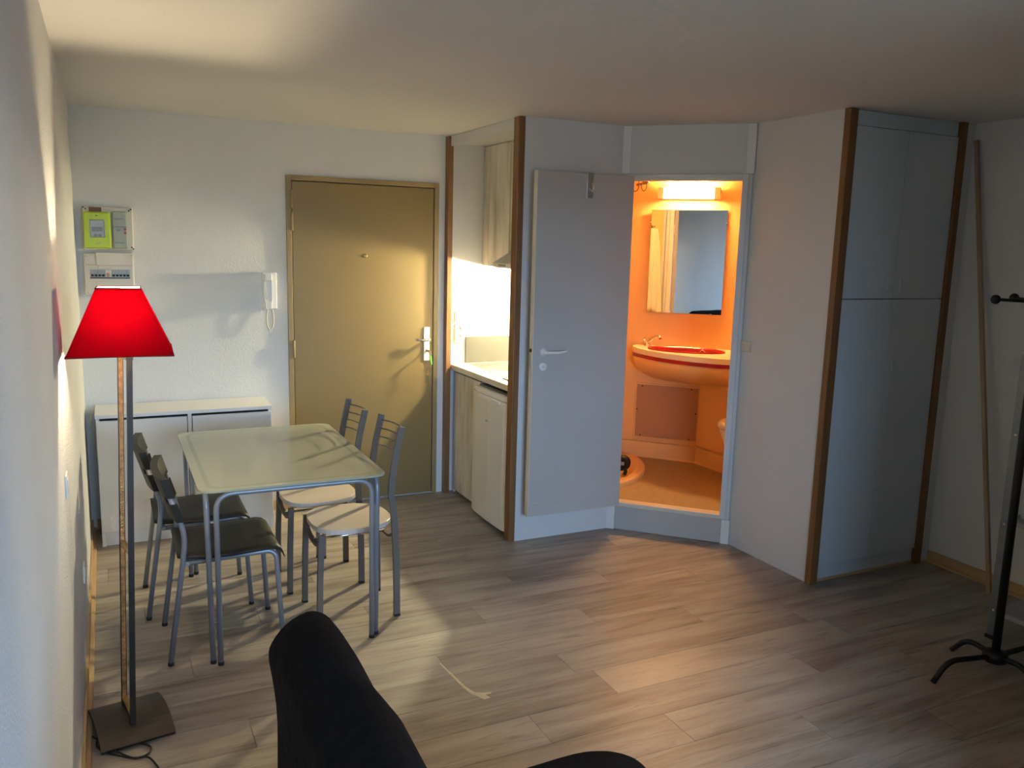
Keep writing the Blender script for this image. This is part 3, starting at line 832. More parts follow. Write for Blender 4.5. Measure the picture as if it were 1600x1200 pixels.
SC = (0.032, -0.005)      # shade centre, in lamp axes
MB().lathe([(0.006, 1.322), (0.006, 1.35), (0.018, 1.352), (0.020, 1.400), (0.014, 1.405)], (SC[0], SC[1], 0), 14).build('bulb_holder', M_blackplastic, lp)
MB().ball((SC[0], SC[1], 1.443), 0.017, 16, 1.15).build('bulb', M_bulb, lp)
SA = -0.157-0.035
def sq(h_, sx, sy):
    return (SC[0]+h_*(sx*math.cos(SA)-sy*math.sin(SA)), SC[1]+h_*(sx*math.sin(SA)+sy*math.cos(SA)))
def pyramid(b0, b1, z0, z1, off):
    m = MB()
    lo = [(*sq(b0-off, sx, sy), z0) for sx, sy in ((-1, -1), (1, -1), (1, 1), (-1, 1))]
    hi = [(*sq(b1-off, sx, sy), z1) for sx, sy in ((-1, -1), (1, -1), (1, 1), (-1, 1))]
    m._add(lo+hi, [(0, 1, 5, 4), (1, 2, 6, 5), (2, 3, 7, 6), (3, 0, 4, 7)])
    return m
sh = pyramid(0.156, 0.066, 1.333, 1.542, 0.0).build('lamp_shade', M_shade, lp)
pyramid(0.156, 0.066, 1.333, 1.542, 0.0022).build('shade_lining', M_lining, sh)
for (hb, zz) in ((0.156, 1.3335), (0.066, 1.5415)):
    m = MB()
    m.tube([(*sq(hb, sx, sy), zz) for sx, sy in ((-1, -1), (1, -1), (1, 1), (-1, 1))], 0.0028, 8, True)
    m.build('shade_hem', M_shadehem, sh)
m = MB()
for a in (0, PI/2):
    m.tube([(SC[0]-0.064*math.cos(a), SC[1]-0.064*math.sin(a), 1.535), (SC[0], SC[1], 1.403), (SC[0]+0.064*math.cos(a), SC[1]+0.064*math.sin(a), 1.535)], 0.0016, 6)
m.build('shade_carrier', M_steel, lp)
cp = [(-0.105, 0.105), (-0.139, 0.065), (-0.131, -0.004), (-0.095, -0.075), (-0.045, -0.118), (0.006, -0.148), (0.029, -0.188), (0.011, -0.224), (-0.032, -0.220), (-0.075, -0.158),
      (-0.098, -0.095), (-0.116, -0.065), (-0.121, -0.092), (-0.105, -0.135), (-0.075, -0.175), (-0.032, -0.223), (0.004, -0.235), (0.019, -0.277), (0.021, -0.36), (-0.03, -0.47), (-0.09, -0.60)]
MB().tube(spline([(x_, y_, 0.0045+(0.006 if 9 <= i <= 11 else 0)) for i, (x_, y_) in enumerate(cp)], 5), 0.0032, 8).build('power_cord', M_blackrubber, lp)

# ------------------------------------------------------------------ kitchen niche
bu = thing('base_cabinet', 'whitewashed wood kitchen base cabinet left of the fridge', 'cabinet', (2.262, 4.815, 0))
MB().box(0.018, 0.55, 0, 0.016, 0.10, 0.858).box(0.018, 0.55, 0.459, 0.475, 0.10, 0.858).box(0.018, 0.55, 0.016, 0.459, 0.10, 0.116).box(0.54, 0.55, 0.016, 0.459, 0.116, 0.858).build('body', M_melamine, bu)
MB().box(0.0, 0.018, 0.003, 0.440, 0.02, 0.846, 0.002).build('door', M_kitwood, bu)
MB().box(0.0, 0.014, 0.443, 0.475, 0.0, 0.858, 0.001).build('filler_strip', M_panel, bu)
MB().box(0.05, 0.062, 0, 0.475, 0.0, 0.10).build('plinth', M_melamine, bu)
MB().lathe([(0.007, 0.0), (0.007, -0.016), (0.011, -0.018), (0.011, -0.026), (0.003, -0.028)], (0, 0.035, 0.79), 12, 'x').build('knob', M_blackplastic, bu)

fg = thing('fridge', 'small white under-counter fridge in the kitchen niche', 'fridge', (2.190, 4.272, 0))
MB().box(0.052, 0.55, 0.004, 0.522, 0.028, 0.842, 0.004).build('body', M_fridgeside, fg)
dpoly = [(0.046, 0.0), (0.012, 0.004), (0.002, 0.06), (-0.004, 0.26), (0.002, 0.46), (0.012, 0.522), (0.046, 0.526)]
dr = MB().prism(dpoly, 'z', 0.030, 0.806, 0.004).build('door', M_fridge, fg)
MB().prism([(0.046, 0.0), (0.020, 0.006), (0.012, 0.06), (0.008, 0.26), (0.012, 0.46), (0.020, 0.52), (0.046, 0.526)], 'z', 0.807, 0.836, 0.004).build('handle_rail', M_white, dr)
MB().box(-0.006, 0.010, 0.10, 0.40, 0.783, 0.803, 0.004).build('grip', M_white, dr)
MB().box(-0.0056, -0.0036, 0.255, 0.292, 0.650, 0.660, 0.0005).build('badge', M_lcd, dr)
for yy in (0.04, 0.48):
    for xx in (0.09, 0.50):
        MB().lathe([(0.016, 0), (0.016, 0.012), (0.010, 0.03)], (xx, yy, 0), 10).build('foot', M_blackplastic, fg)

wt = thing('worktop', 'white kitchen worktop over fridge and base cabinet', 'worktop', (0, 0, 0))
m = MB()
X0, X1, Y0, Y1, Z0, Z1 = 2.232, 2.840, YB+0.064, D-0.002, 0.866, 0.902
bx0, bx1, by0, by1 = 2.395, 2.745, 4.815, 5.125     # sink cut-out
m.box(X0, X1, Y0, by0, Z0, Z1); m.box(X0, X1, by1, Y1, Z0, Z1); m.box(X0, bx0, by0, by1, Z0, Z1); m.box(bx1, X1, by0, by1, Z0, Z1)
m.build('slab', M_worktop, wt)
MB().box(X0-0.003, X0, Y0, Y1, Z0, Z1, 0.001).build('front_edging', M_cream, wt)
sk = thing('kitchen_sink', 'stainless steel sink set into the white worktop', 'sink', (0, 0, 0))
rim_o = [(2.568+x_, 4.965+y_) for x_, y_ in rrect(0.225, 0.275, 0.03)]
rim_i = [(2.57+x_, 4.970+y_) for x_, y_ in rrect(0.160, 0.142, 0.06)]
r_ = ring(rim_o, rim_i, Z1, Z1+0.004); r_.build('drainer', M_steel, sk)
m = MB()
nn = len(rim_i)
lvls = [(1.0, Z1+0.002), (0.97, Z1-0.03), (0.90, Z1-0.11), (0.70, Z1-0.135), (0.12, Z1-0.14)]
rg = []
for sc_, zz in lvls:
    rg.append([m.bm.verts.new((2.57+(x_-2.57)*sc_, 4.970+(y_-4.970)*sc_, zz)) for x_, y_ in rim_i])
for a, b_ in zip(rg, rg[1:]):
    for i in range(nn):
        fc = m.bm.faces.new((a[i], a[(i+1) % nn], b_[(i+1) % nn], b_[i])); fc.smooth = True
m.bm.faces.new(rg[-1])
m.build('bowl', M_steel, sk)
MB().lathe([(0.02, Z1-0.139), (0.02, Z1-0.137), (0.014, Z1-0.137)], (2.57, 4.970, 0), 12).build('drain', M_chrome, sk)
kt = thing('kitchen_tap', 'chrome tap behind the kitchen sink', 'tap', (2.775, 4.93, Z1+0.004))
m = MB().lathe([(0.024, 0), (0.024, 0.01), (0.014, 0.02), (0.014, 0.10)], (0, 0, 0), 14)
m.build('tap_body', M_chrome, kt)
MB().tube(spline([(0, 0, 0.09), (-0.01, 0, 0.15), (-0.07, 0, 0.19), (-0.14, 0, 0.175), (-0.155, 0, 0.135)], 5), 0.009, 10).build('spout', M_chrome, kt)
MB().lathe([(0.017, -0.02), (0.017, -0.05), (0.008, -0.055)], (0, 0, 0.06), 12, 'y').build('tap_knob', M_chrome, kt)
MB().lathe([(0.017, 0.02), (0.017, 0.05), (0.008, 0.055)], (0, 0, 0.06), 12, 'y').build('tap_knob', M_chrome, kt)
hb = thing('hob', 'cream hob plate with a black knob on the kitchen worktop', 'hob', (2.30, 4.29, Z1))
MB().box(0, 0.45, 0, 0.29, 0, 0.010, 0.003).build('hob_plate', M_cream, hb)
for xx in (0.14, 0.34):
    MB().lathe([(0.075, 0.010), (0.075, 0.018), (0.068, 0.021), (0.02, 0.020)], (xx, 0.14, 0), 24).build('hotplate', M_blackmetal, hb)
for yy in (0.05, 0.10):
    MB().lathe([(0.015, 0.010), (0.014, 0.030), (0.008, 0.032)], (0.030, yy, 0), 12).build('knob', M_blackplastic, hb)
spb = MB().box(2.348, 2.840, D-0.010, D-0.001, Z1+0.0005, 1.084, 0.001).build('splashback', M_splash)
tag(spb, 'grey splashback panel behind the kitchen worktop', 'splashback')
sw = thing('light_switch', 'white light switch plate above the kitchen sockets', 'switch', (2.266, D, 1.188))
MB().box(0, 0.056, -0.010, 0, 0, 0.072, 0.003).build('plate', M_white, sw)
MB().box(0.014, 0.042, -0.014, -0.010, 0.018, 0.054, 0.002).build('rocker', M_white, sw)
so = thing('power_socket', 'white double power socket above the kitchen worktop', 'socket', (2.266, D, 1.050))
MB().box(0, 0.058, -0.010, 0, 0, 0.122, 0.003).build('plate', M_white, so)
for zz in (0.034, 0.088):
    o = MB().lathe([(0.021, -0.010), (0.021, -0.013), (0.018, -0.013), (0.0175, -0.0105), (0.001, -0.0105)], (0.029, 0, zz), 18, 'y').build('socket_ring', M_cream, so)
    for dx in (-0.008, 0.008):
        MB().lathe([(0.0026, -0.0104), (0.0026, -0.0112)], (0.029+dx, 0, zz), 8, 'y').build('pin_hole', M_dark, o)
# wall cabinets
for (ya, yb_, za, lab) in ((4.878, D-0.001, 1.568, 'whitewashed wood wall cabinet against the end wall of the kitchen'),
                           (4.275, 4.874, 1.672, 'whitewashed wood wall cabinet above the cooker hood')):
    wc_ = thing('wall_cabinet', lab, 'cabinet', (2.463, ya, za), group='kitchen wall cabinets')
    dy, dz = yb_-ya, 2.354-za
    MB().box(0.018, 0.376, 0, dy, 0, dz).build('body', M_kitwood, wc_)
    MB().box(0.0, 0.0175, 0.002, dy*0.5-0.0015 if dy > 0.5 else dy-0.10, 0.003, dz-0.003, 0.002).build('door', M_kitwood, wc_)
    MB().box(0.0, 0.0175, dy*0.5+0.0015 if dy > 0.5 else dy-0.097, dy-0.002, 0.003, dz-0.003, 0.002).build('door' if dy > 0.5 else 'filler_strip', M_kitwood, wc_)
hd = thing('cooker_hood', 'white cooker hood below the kitchen wall cabinet', 'hood', (2.463, 4.277, 1.568))
MB().prism([(-0.115, 0.006), (-0.115, 0.030), (0.0, 0.098), (0.36, 0.100), (0.36, 0.006)], 'y', 0, 0.594, 0.003).build('hood_body', M_white, hd)
MB().box(-0.10, 0.34, 0.02, 0.574, 0.0, 0.007).build('grease_filter', M_steel, hd)
MB().box(-0.118, -0.112, 0.40, 0.50, 0.012, 0.024, 0.001).build('slide_switch', M_lcd, hd)
ul = thing('under_cabinet_lamp', 'small lit lamp under the kitchen wall cabinet', 'lamp', (2.775, 5.06, 1.568))
MB().lathe([(0.030, 0.0), (0.030, -0.010), (0.014, -0.014), (0.014, -0.024)], (0, 0, 0), 16).build('lamp_holder', M_white, ul)
MB().ball((0, 0, -0.046), 0.030, 16).build('bulb', M_kbulb, ul)

# ------------------------------------------------------------------ bathroom interior (turned frame: x along the doorway, y inward)
def world(s, n_, z=0):
    q = 0.70710678
    return Vector((O.x+(s+n_)*q, O.y+(-s+n_)*q, z))
BZ, BC = 0.165, 2.22
NB = 1.225
pA = (2.872, 4.262); pB = (2.872, 5.26); pC = (3.56, 5.26)
q4 = world(-0.472, NB); q5 = world(0.50, NB)
pD = (q4.x, q4.y); pE = (q5.x, q5.y)
pF = (4.285, 3.76); pG = (3.44, 3.76)
def wallseg(a, b, z0, z1, th=0.012):
    a = Vector((*a, 0)); b = Vector((*b, 0)); d = (b-a).normalized(); nrm = Vector((-d.y, d.x, 0))*th   # thickness to the left of a->b
    m = MB()
    lo = [a, b, b+nrm, a+nrm]
    m.hull8([(p.x, p.y, z0) for p in lo], [(p.x, p.y, z1) for p in lo])
    return m
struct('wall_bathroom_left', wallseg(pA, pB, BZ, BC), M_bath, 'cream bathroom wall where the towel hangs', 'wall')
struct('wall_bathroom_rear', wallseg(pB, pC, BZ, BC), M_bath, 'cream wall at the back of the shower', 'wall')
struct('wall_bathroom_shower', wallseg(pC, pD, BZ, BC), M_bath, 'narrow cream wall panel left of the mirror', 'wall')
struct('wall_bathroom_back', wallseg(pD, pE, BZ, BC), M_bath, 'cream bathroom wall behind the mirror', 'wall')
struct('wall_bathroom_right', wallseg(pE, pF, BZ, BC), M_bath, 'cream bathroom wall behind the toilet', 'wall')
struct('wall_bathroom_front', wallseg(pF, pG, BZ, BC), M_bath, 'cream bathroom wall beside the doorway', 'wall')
poly = [pA, pB, pC, pD, pE, pF, pG]
w1 = world(SR+0.04, 0.061); w0 = world(SL-0.04, 0.061)
poly2 = poly+[(w1.x, w1.y), (w0.x, w0.y)]
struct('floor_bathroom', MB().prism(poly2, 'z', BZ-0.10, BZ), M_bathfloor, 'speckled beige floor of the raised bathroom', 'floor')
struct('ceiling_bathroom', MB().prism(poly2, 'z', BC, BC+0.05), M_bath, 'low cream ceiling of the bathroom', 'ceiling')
# moulded plinth along the foot of the back wall, turning towards the viewer at the right
pls = bathframe('trim_6', 'moulded cream plinth at the foot of the bathroom wall', 'plinth', 'structure')
MB().prism([(-0.60, NB-0.001), (-0.60, NB-0.022), (0.012, NB-0.018), (0.50, NB-0.50), (0.50, NB-0.001)], 'z', BZ, 0.288, 0.012, 3).build('plinth', M_bath, pls)
MB().prism([(0.012, NB-0.001), (0.020, NB-0.012), (0.50, NB-0.46), (0.50, NB-0.001)], 'z', 0.288, 0.82, 0.01, 3).build('corner_casing', M_bath, pls)
sp = bathframe('access_panel', 'tan square access panel screwed below the washbasin', 'panel')
MB().box(-0.452, 0.022, NB-0.010, NB-0.0005, 0.312, 0.728, 0.003).build('panel_frame', M_bath, sp)
MB().box(-0.440, 0.010, NB-0.015, NB-0.010, 0.324, 0.716, 0.001).build('panel_sheet', M_bathpanel, sp)
for sx, zz in ((-0.40, 0.706), (-0.04, 0.706), (-0.432, 0.53), (0.0, 0.53), (-0.40, 0.335), (-0.04, 0.335)):
    MB().lathe([(0.005, NB-0.0145), (0.005, NB-0.018), (0.002, NB-0.019)], (sx, 0, zz), 8, 'y').build('screw', M_dark, sp)
mi = bathframe('wall_mirror', 'frameless mirror above the washbasin', 'mirror')
MB().hull8([(-0.393, NB-0.036, 1.258), (0.133, NB-0.013, 1.258), (0.133, NB-0.008, 1.258), (-0.393, NB-0.031, 1.258)],
           [(-0.393, NB-0.036, 1.988), (0.133, NB-0.013, 1.988), (0.133, NB-0.008, 1.988), (-0.393, NB-0.031, 1.988)]).build('mirror_glass', M_mirror, mi)
MB().hull8([(-0.385, NB-0.030, 1.27), (0.125, NB-0.0075, 1.27), (0.125, NB-0.001, 1.27), (-0.385, NB-0.001, 1.27)],
           [(-0.385, NB-0.030, 1.976), (0.125, NB-0.0075, 1.976), (0.125, NB-0.001, 1.976), (-0.385, NB-0.001, 1.976)]).build('mirror_backing', M_bathpanel, mi)
for sx, zz in ((0.134, 1.90), (0.06, 1.256), (-0.394, 1.90), (-0.30, 1.256)):
    MB().box(sx-0.008, sx+0.008, NB-(0.017 if sx > 0.1 else 0.020 if sx > 0 else 0.040), NB-0.001, zz-0.006, zz+0.006, 0.002).build('mirror_clip', M_chrome, mi)
bl = bathframe('mirror_light', 'glowing strip light above the bathroom mirror', 'lamp')
MB().box(-0.340, 0.085, NB-0.060, NB-0.001, 2.062, 2.125, 0.004).build('housing', M_white, bl)
for a in (-0.340, 0.045):
    MB().box(a, a+0.040, NB-0.136, NB-0.060, 2.060, 2.138, 0.004).build('end_cap', M_white, bl)
MB().lathe([(0.034, -0.298), (0.034, 0.043)], (0, NB-0.098, 2.100), 20, 'x').build('tube', M_btube, bl)

# washbasin counter
wsb = bathframe('washbasin', 'ivory washbasin counter with a dark red bowl and red stripe', 'washbasin')
front = [(-0.468, NB-0.002), (-0.468, 1.10), (-0.44, 1.03), (-0.381, 0.95), (-0.28, 0.85), (-0.171, 0.775), (-0.05, 0.715), (0.06, 0.68), (0.20, 0.665), (0.34, 0.69), (0.44, 0.76), (0.495, 0.86), (0.495, NB-0.002)]
fr_ = [(p.x, p.y) for p in spline([Vector((*p, 0)) for p in front[1:-1]], 4)]
cpoly = [front[0]]+fr_+[front[-1]]
bc_, brx, bry = (-0.072, 1.010), 0.262, 0.150
def ell(k, n=40): return [(bc_[0]+brx*k*math.cos(2*PI*i/n), bc_[1]+bry*k*math.sin(2*PI*i/n)) for i in range(n)]
# top slab with the bowl opening: outer ring matched to ellipse by angle
def radial(poly, a):
    best = None
    dx, dy = math.cos(a), math.sin(a)
    for i in range(len(poly)):
        x1_, y1_ = poly[i]; x2_, y2_ = poly[(i+1) % len(poly)]
        ex, ey = x2_-x1_, y2_-y1_
        den = dx*ey-dy*ex
        if abs(den) < 1e-9: continue
        t = ((x1_-bc_[0])*ey-(y1_-bc_[1])*ex)/den
        u = ((x1_-bc_[0])*dy-(y1_-bc_[1])*dx)/den
        if t > 0 and -1e-6 <= u <= 1+1e-6 and (best is None or t < best): best = t
    return (bc_[0]+dx*best, bc_[1]+dy*best)
angs = [2*PI*i/72 for i in range(72)]
eo = []
for a in angs:
    ca, sa = math.cos(a), math.sin(a)
    k = 1/math.sqrt((ca/brx)**2+(sa/bry)**2)
    eo.append((bc_[0]+ca*k, bc_[1]+sa*k))
outer = [radial(cpoly, a) for a in angs]
ZC = 1.012
ring(outer, eo, ZC-0.036, ZC).build('counter_top', M_ivory, wsb)
def scaled(pl_, k, c=(-0.0, NB)):
    return [(c[0]+(x_-c[0])*k, c[1]+(y_-c[1])*k) for x_, y_ in pl_]
m = MB()
nn = len(outer); rg = []
for k_, zz in ((1.0, ZC-0.036), (1.003, ZC-0.0365), (1.003, ZC-0.062)):
    rg.append([m.bm.verts.new((x_, y_, zz)) for x_, y_ in scaled(outer, k_)])
for a, b_ in zip(rg, rg[1:]):
    for i in range(nn): m.bm.faces.new((a[i], a[(i+1) % nn], b_[(i+1) % nn], b_[i]))
m.bm.faces.new(rg[-1])
m.build('red_stripe', M_red, wsb)
m = MB(); rg = []
for k_, zz in ((0.998, ZC-0.060), (0.985, ZC-0.10), (0.90, ZC-0.145), (0.72, ZC-0.19), (0.45, ZC-0.228), (0.15, ZC-0.25)):
    rg.append([m.bm.verts.new((-0.02+(x_+0.02)*(0.45+0.55*k_) if x_ < -0.02 else x_, NB-0.002+(y_-NB+0.002)*k_, zz)) for x_, y_ in outer])
for a, b_ in zip(rg, rg[1:]):
    for i in range(nn):
        fc = m.bm.faces.new((a[i], a[(i+1) % nn], b_[(i+1) % nn], b_[i])); fc.smooth = True
m.bm.faces.new(rg[-1]); m.bm.faces.new(rg[0][::-1])
m.build('apron', M_bath, wsb)
m = MB(); rg = []
for k_, zz in ((1.03, ZC+0.001), (1.02, ZC+0.010), (0.97, ZC+0.010), (0.93, ZC-0.01), (0.84, ZC-0.045), (0.70, ZC-0.056), (0.12, ZC-0.058)):
    rg.append([m.bm.verts.new((bc_[0]+(x_-bc_[0])*k_, bc_[1]+(y_-bc_[1])*k_, zz)) for x_, y_ in eo])
for a, b_ in zip(rg, rg[1:]):
    for i in range(nn):
        fc = m.bm.faces.new((a[i], a[(i+1) % nn], b_[(i+1) % nn], b_[i])); fc.smooth = True
m.bm.faces.new(rg[-1])
bowl = m.build('bowl', M_red, wsb)
MB().tube([(0.030+0.017*math.cos(a), bc_[1]+0.112, ZC-0.022+0.017*math.sin(a)) for a in [2*PI*i/16 for i in range(16)]], 0.0035, 8, True).build('overflow_ring', M_chrome, bowl)
fc_ = bathframe('basin_tap', 'chrome mixer tap with cross handles on the washbasin', 'tap')
MB().lathe([(0.026, ZC), (0.024, ZC+0.012), (0.016, ZC+0.022), (0.016, ZC+0.035)], (-0.362, 1.115, 0), 14).build('tap_body', M_chrome, fc_)
MB().tube(spline([(-0.362, 1.115, ZC+0.028), (-0.335, 1.09, ZC+0.045), (-0.300, 1.06, ZC+0.075), (-0.272, 1.035, ZC+0.085), (-0.258, 1.022, ZC+0.072)], 5), 0.0105, 10).build('spout', M_chrome, fc_)
for dx, dy in ((-0.030, -0.018), (0.012, 0.040)):
    m = MB()
    c0 = Vector((-0.362+dx, 1.115+dy, ZC+0.050))
    m.tube([(-0.362, 1.115, ZC+0.026), c0], 0.008, 8)
    for k in range(2):
        dv = Vector((0.5, -0.6, 0.4)) if k else Vector((0.4, 0.5, 0.5))
        dv = dv.normalized()*0.021
        m.tube([c0-dv, c0+dv], 0.0055, 8)
    m.build('cross_handle', M_chrome, fc_)

# shower tray with its rounded rim, toilet, hair dryer, curtain rail, towel
ty = bathframe('shower_tray', 'cream rounded shower tray on the bathroom floor', 'shower tray')
AC, AR = (-1.02, 0.67), 0.752        # the rim is an arc; the walls close the rest
def toloc(x_, y_):
    q = 0.70710678
    return (((x_-O.x)-(y_-O.y))*q, ((x_-O.x)+(y_-O.y))*q)
def tray_outline(off):
    pts = []
    for i in range(61):
        a = -1.0+2.0*i/60
        p = (AC[0]+(AR-off)*math.cos(a), AC[1]+(AR-off)*math.sin(a))
        wv = world(p[0], p[1])
        if wv.x > 2.888+off and p[1] < 1.195-off and wv.y < 5.25-off: pts.append(p)
    n0 = len(pts)
    for k in range(41-n0 if n0 < 41 else 0):
        pts.append(pts[-1])
    pts = pts[:41]
    return pts+[toloc(3.54-off*0.6, 5.252-off), toloc(2.888+off, 5.252-off)]
m = MB(); rg = []
for off, zz in ((0, BZ), (0, BZ+0.030), (0.012, BZ+0.038), (0.055, BZ+0.038), (0.066, BZ+0.030), (0.080, BZ+0.008)):
    o_ = tray_outline(off)
    rg.append([m.bm.verts.new((p[0], p[1], zz)) for p in o_])
nn = len(rg[0])
for a, b_ in zip(rg, rg[1:]):
    for i in range(nn):
        try:
            f_ = m.bm.faces.new((a[i], a[(i+1) % nn], b_[(i+1) % nn], b_[i])); f_.smooth = True
        except ValueError: pass
m.bm.faces.new(rg[-1])
m.build('tray', M_bath, ty)
MB().lathe([(0.035, BZ+0.0085), (0.035, BZ+0.012), (0.02, BZ+0.013)], (-0.66, 0.72, 0), 16).build('drain', M_chrome, ty)

tl = bathframe('toilet', 'white toilet just showing at the right of the doorway', 'toilet')
m = MB(); rg = []
tcx, tcy = 0.415, 0.690
for r_, zz in ((0.12, BZ), (0.115, BZ+0.12), (0.15, BZ+0.26), (0.195, BZ+0.37), (0.20, BZ+0.395)):
    rg.append([m.bm.verts.new((tcx+r_*1.0*math.cos(2*PI*i/28), tcy+r_*0.86*math.sin(2*PI*i/28), zz)) for i in range(28)])
for a, b_ in zip(rg, rg[1:]):
    for i in range(28):
        f_ = m.bm.faces.new((a[i], a[(i+1) % 28], b_[(i+1) % 28], b_[i])); f_.smooth = True
m.bm.faces.new(rg[0][::-1]); m.bm.faces.new(rg[-1])
m.build('bowl', M_white, tl)
MB().lathe([(0.205, BZ+0.397), (0.210, BZ+0.405), (0.208, BZ+0.430), (0.19, BZ+0.440), (0.02, BZ+0.444)], (tcx, tcy, 0), 32, sy=0.86).build('lid', M_white, tl)

hd_ = bathframe('small_appliance', 'black ring-shaped appliance with a dark red body on the shower tray', 'appliance')
yy = 0.62
MB().lathe([(0.028, yy+0.03), (0.050, yy+0.025), (0.054, yy), (0.048, yy-0.035), (0.030, yy-0.038), (0.028, yy-0.020), (0.005, yy-0.020)], (-0.402, 0, BZ+0.095), 22, 'y').build('blower_ring', M_blackplastic, hd_)
MB().box(-0.418, -0.388, yy-0.024, yy-0.019, BZ+0.082, BZ+0.106, 0.002).build('label_plate', M_lcd, hd_)
MB().tube(spline([(-0.385, yy, BZ+0.055), (-0.380, yy, BZ+0.035), (-0.388, yy, BZ+0.015)], 4), 0.012, 10).build('foot', M_blackplastic, hd_)
MB().sweep(spline([(-0.455, yy, BZ+0.020), (-0.452, yy, BZ+0.10), (-0.462, yy, BZ+0.19)], 4), lambda t: [((0.034-0.016*t)*math.cos(2*PI*i/12), (0.034-0.016*t)*math.sin(2*PI*i/12)) for i in range(12)]).build('grip', M_darkred, hd_)

cr = bathframe('curtain_rail', 'shower curtain rail with hanging rings at the bathroom ceiling', 'curtain rail')
MB().tube(spline([(-0.62, 0.12, 2.150), (-0.45, 0.30, 2.150), (-0.345, 0.52, 2.150), (-0.36, 0.80, 2.150), (-0.48, 1.05, 2.150)], 6), 0.009, 8).build('rail', M_brown, cr)
for (sx, sy, rr) in ((-0.372, 0.44, 0.030), (-0.340, 0.56, 0.022)):
    MB().tube([(sx+rr*0.75*math.cos(a), sy, 2.118-0.012+rr*1.4*math.sin(a)) for a in [2*PI*i/18 for i in range(18)]], 0.0032, 6, True).build('ring', M_brown, cr)

tw = thing('bath_towel', 'pale towel hanging on the bathroom wall, seen in the mirror', 'towel', (2.886, 4.40, 1.14))
m = MB(); nu, nv = 26, 14; grid = []
for j in range(nv+1):
    v = j/nv
    rw = []
    for i in range(nu+1):
        u = i/nu*2-1
        wdt = 0.045+0.075*(1-v)**0.6
        fold = 0.016*math.sin(u*11+v*2.0)*(0.5+0.5*(1-v))+0.012
        z = v*0.74-(0.10*(u > 0.2)*(1-v)*0)+0.05*math.cos(u*2)*(1-v)
        rw.append((max(0.004, 0.012+fold), u*wdt, z))
    grid.append(rw)
vs_ = [p for rw in grid for p in rw]+[(p[0]+0.007, p[1], p[2]) for rw in grid for p in rw]
k0 = (nv+1)*(nu+1)
fs = []
for j in range(nv):
    for i in range(nu):
        a = j*(nu+1)+i
        fs += [(a, a+1, a+nu+2, a+nu+1), (k0+a, k0+a+nu+1, k0+a+nu+2, k0+a+1)]
for j in range(nv):
    for i in (0, nu):
        a = j*(nu+1)+i; fs.append((a, a+nu+1, k0+a+nu+1, k0+a))
for i in range(nu):
    for j in (0, nv):
        a = j*(nu+1)+i; fs.append((a, a+1, k0+a+1, k0+a))
m._add(vs_, fs, True)
m.build('cloth', M_towel, tw)
MB().lathe([(0.012, -0.002), (0.012, 0.004), (0.005, 0.006), (0.005, 0.035), (0.009, 0.038), (0.004, 0.042)], (0, 0, 0.755), 12, 'x').build('hook', M_chrome, tw)

lk = MB().box(-0.009, 0.0, -0.042, 0.042, -0.030, 0.030, 0.003)
lk = lk.build('door_stop_block', M_cream, None, (XT-0.001, 3.660, 1.182))
tag(lk, 'small cream latch box on the panel beside the bathroom doorway', 'latch')

# ------------------------------------------------------------------ wardrobe
wd = thing('wardrobe', 'built-in pale grey wardrobe with four doors between brown posts', 'wardrobe', (3.427, YC, 0))
WX = 4.166-3.427
m = MB()
m.box(0.0, 0.012, 0.018, 0.58, 0.0, H-0.003); m.box(WX-0.012, WX, 0.018, 0.58, 0.0, H-0.003); m.box(0.012, WX-0.012, 0.57, 0.58, 0.0, H-0.003)
m.build('carcass', M_melamine, wd)
MB().box(0.0, WX, 0.004, 0.017, 2.326, H-0.003, 0.001).build('top_filler', M_ward, wd)
MB().box(0.0, WX, 0.010, 0.022, 0.0, 0.086, 0.001).build('plinth', M_ward, wd)
MB().box(0.0, WX, 0.002, 0.010, 0.0, 0.014, 0.001).build('floor_strip', M_base, wd)
hw = WX/2
for zz0, zz1, hz in ((1.4895, 2.3225, 1.56), (0.090, 1.4855, 1.126)):
    for a, b_, hx_ in ((0.001, hw-0.0015, hw-0.045), (hw+0.0015, WX-0.001, hw+0.045)):
        dd_ = MB().box(a, b_, -0.004, 0.0145, zz0, zz1, 0.0015).build('door', M_ward, wd)
        hn = MB().prism([(-0.004, hz-0.035), (-0.013, hz-0.028), (-0.015, hz), (-0.013, hz+0.028), (-0.004, hz+0.035)], 'x', hx_-0.011, hx_+0.011, 0.002)
        hn.build('handle', M_ward, dd_)

# wooden batten leaning in the corner
bt = MB().bar([(4.176, 2.600, 0.0), (4.262, 3.022, 2.31)], 0.020, 0.018, upv=(1, 0, 0)).build('wooden_batten', M_stick)
tag(bt, 'thin pale wooden batten leaning into the corner by the wardrobe', 'batten')

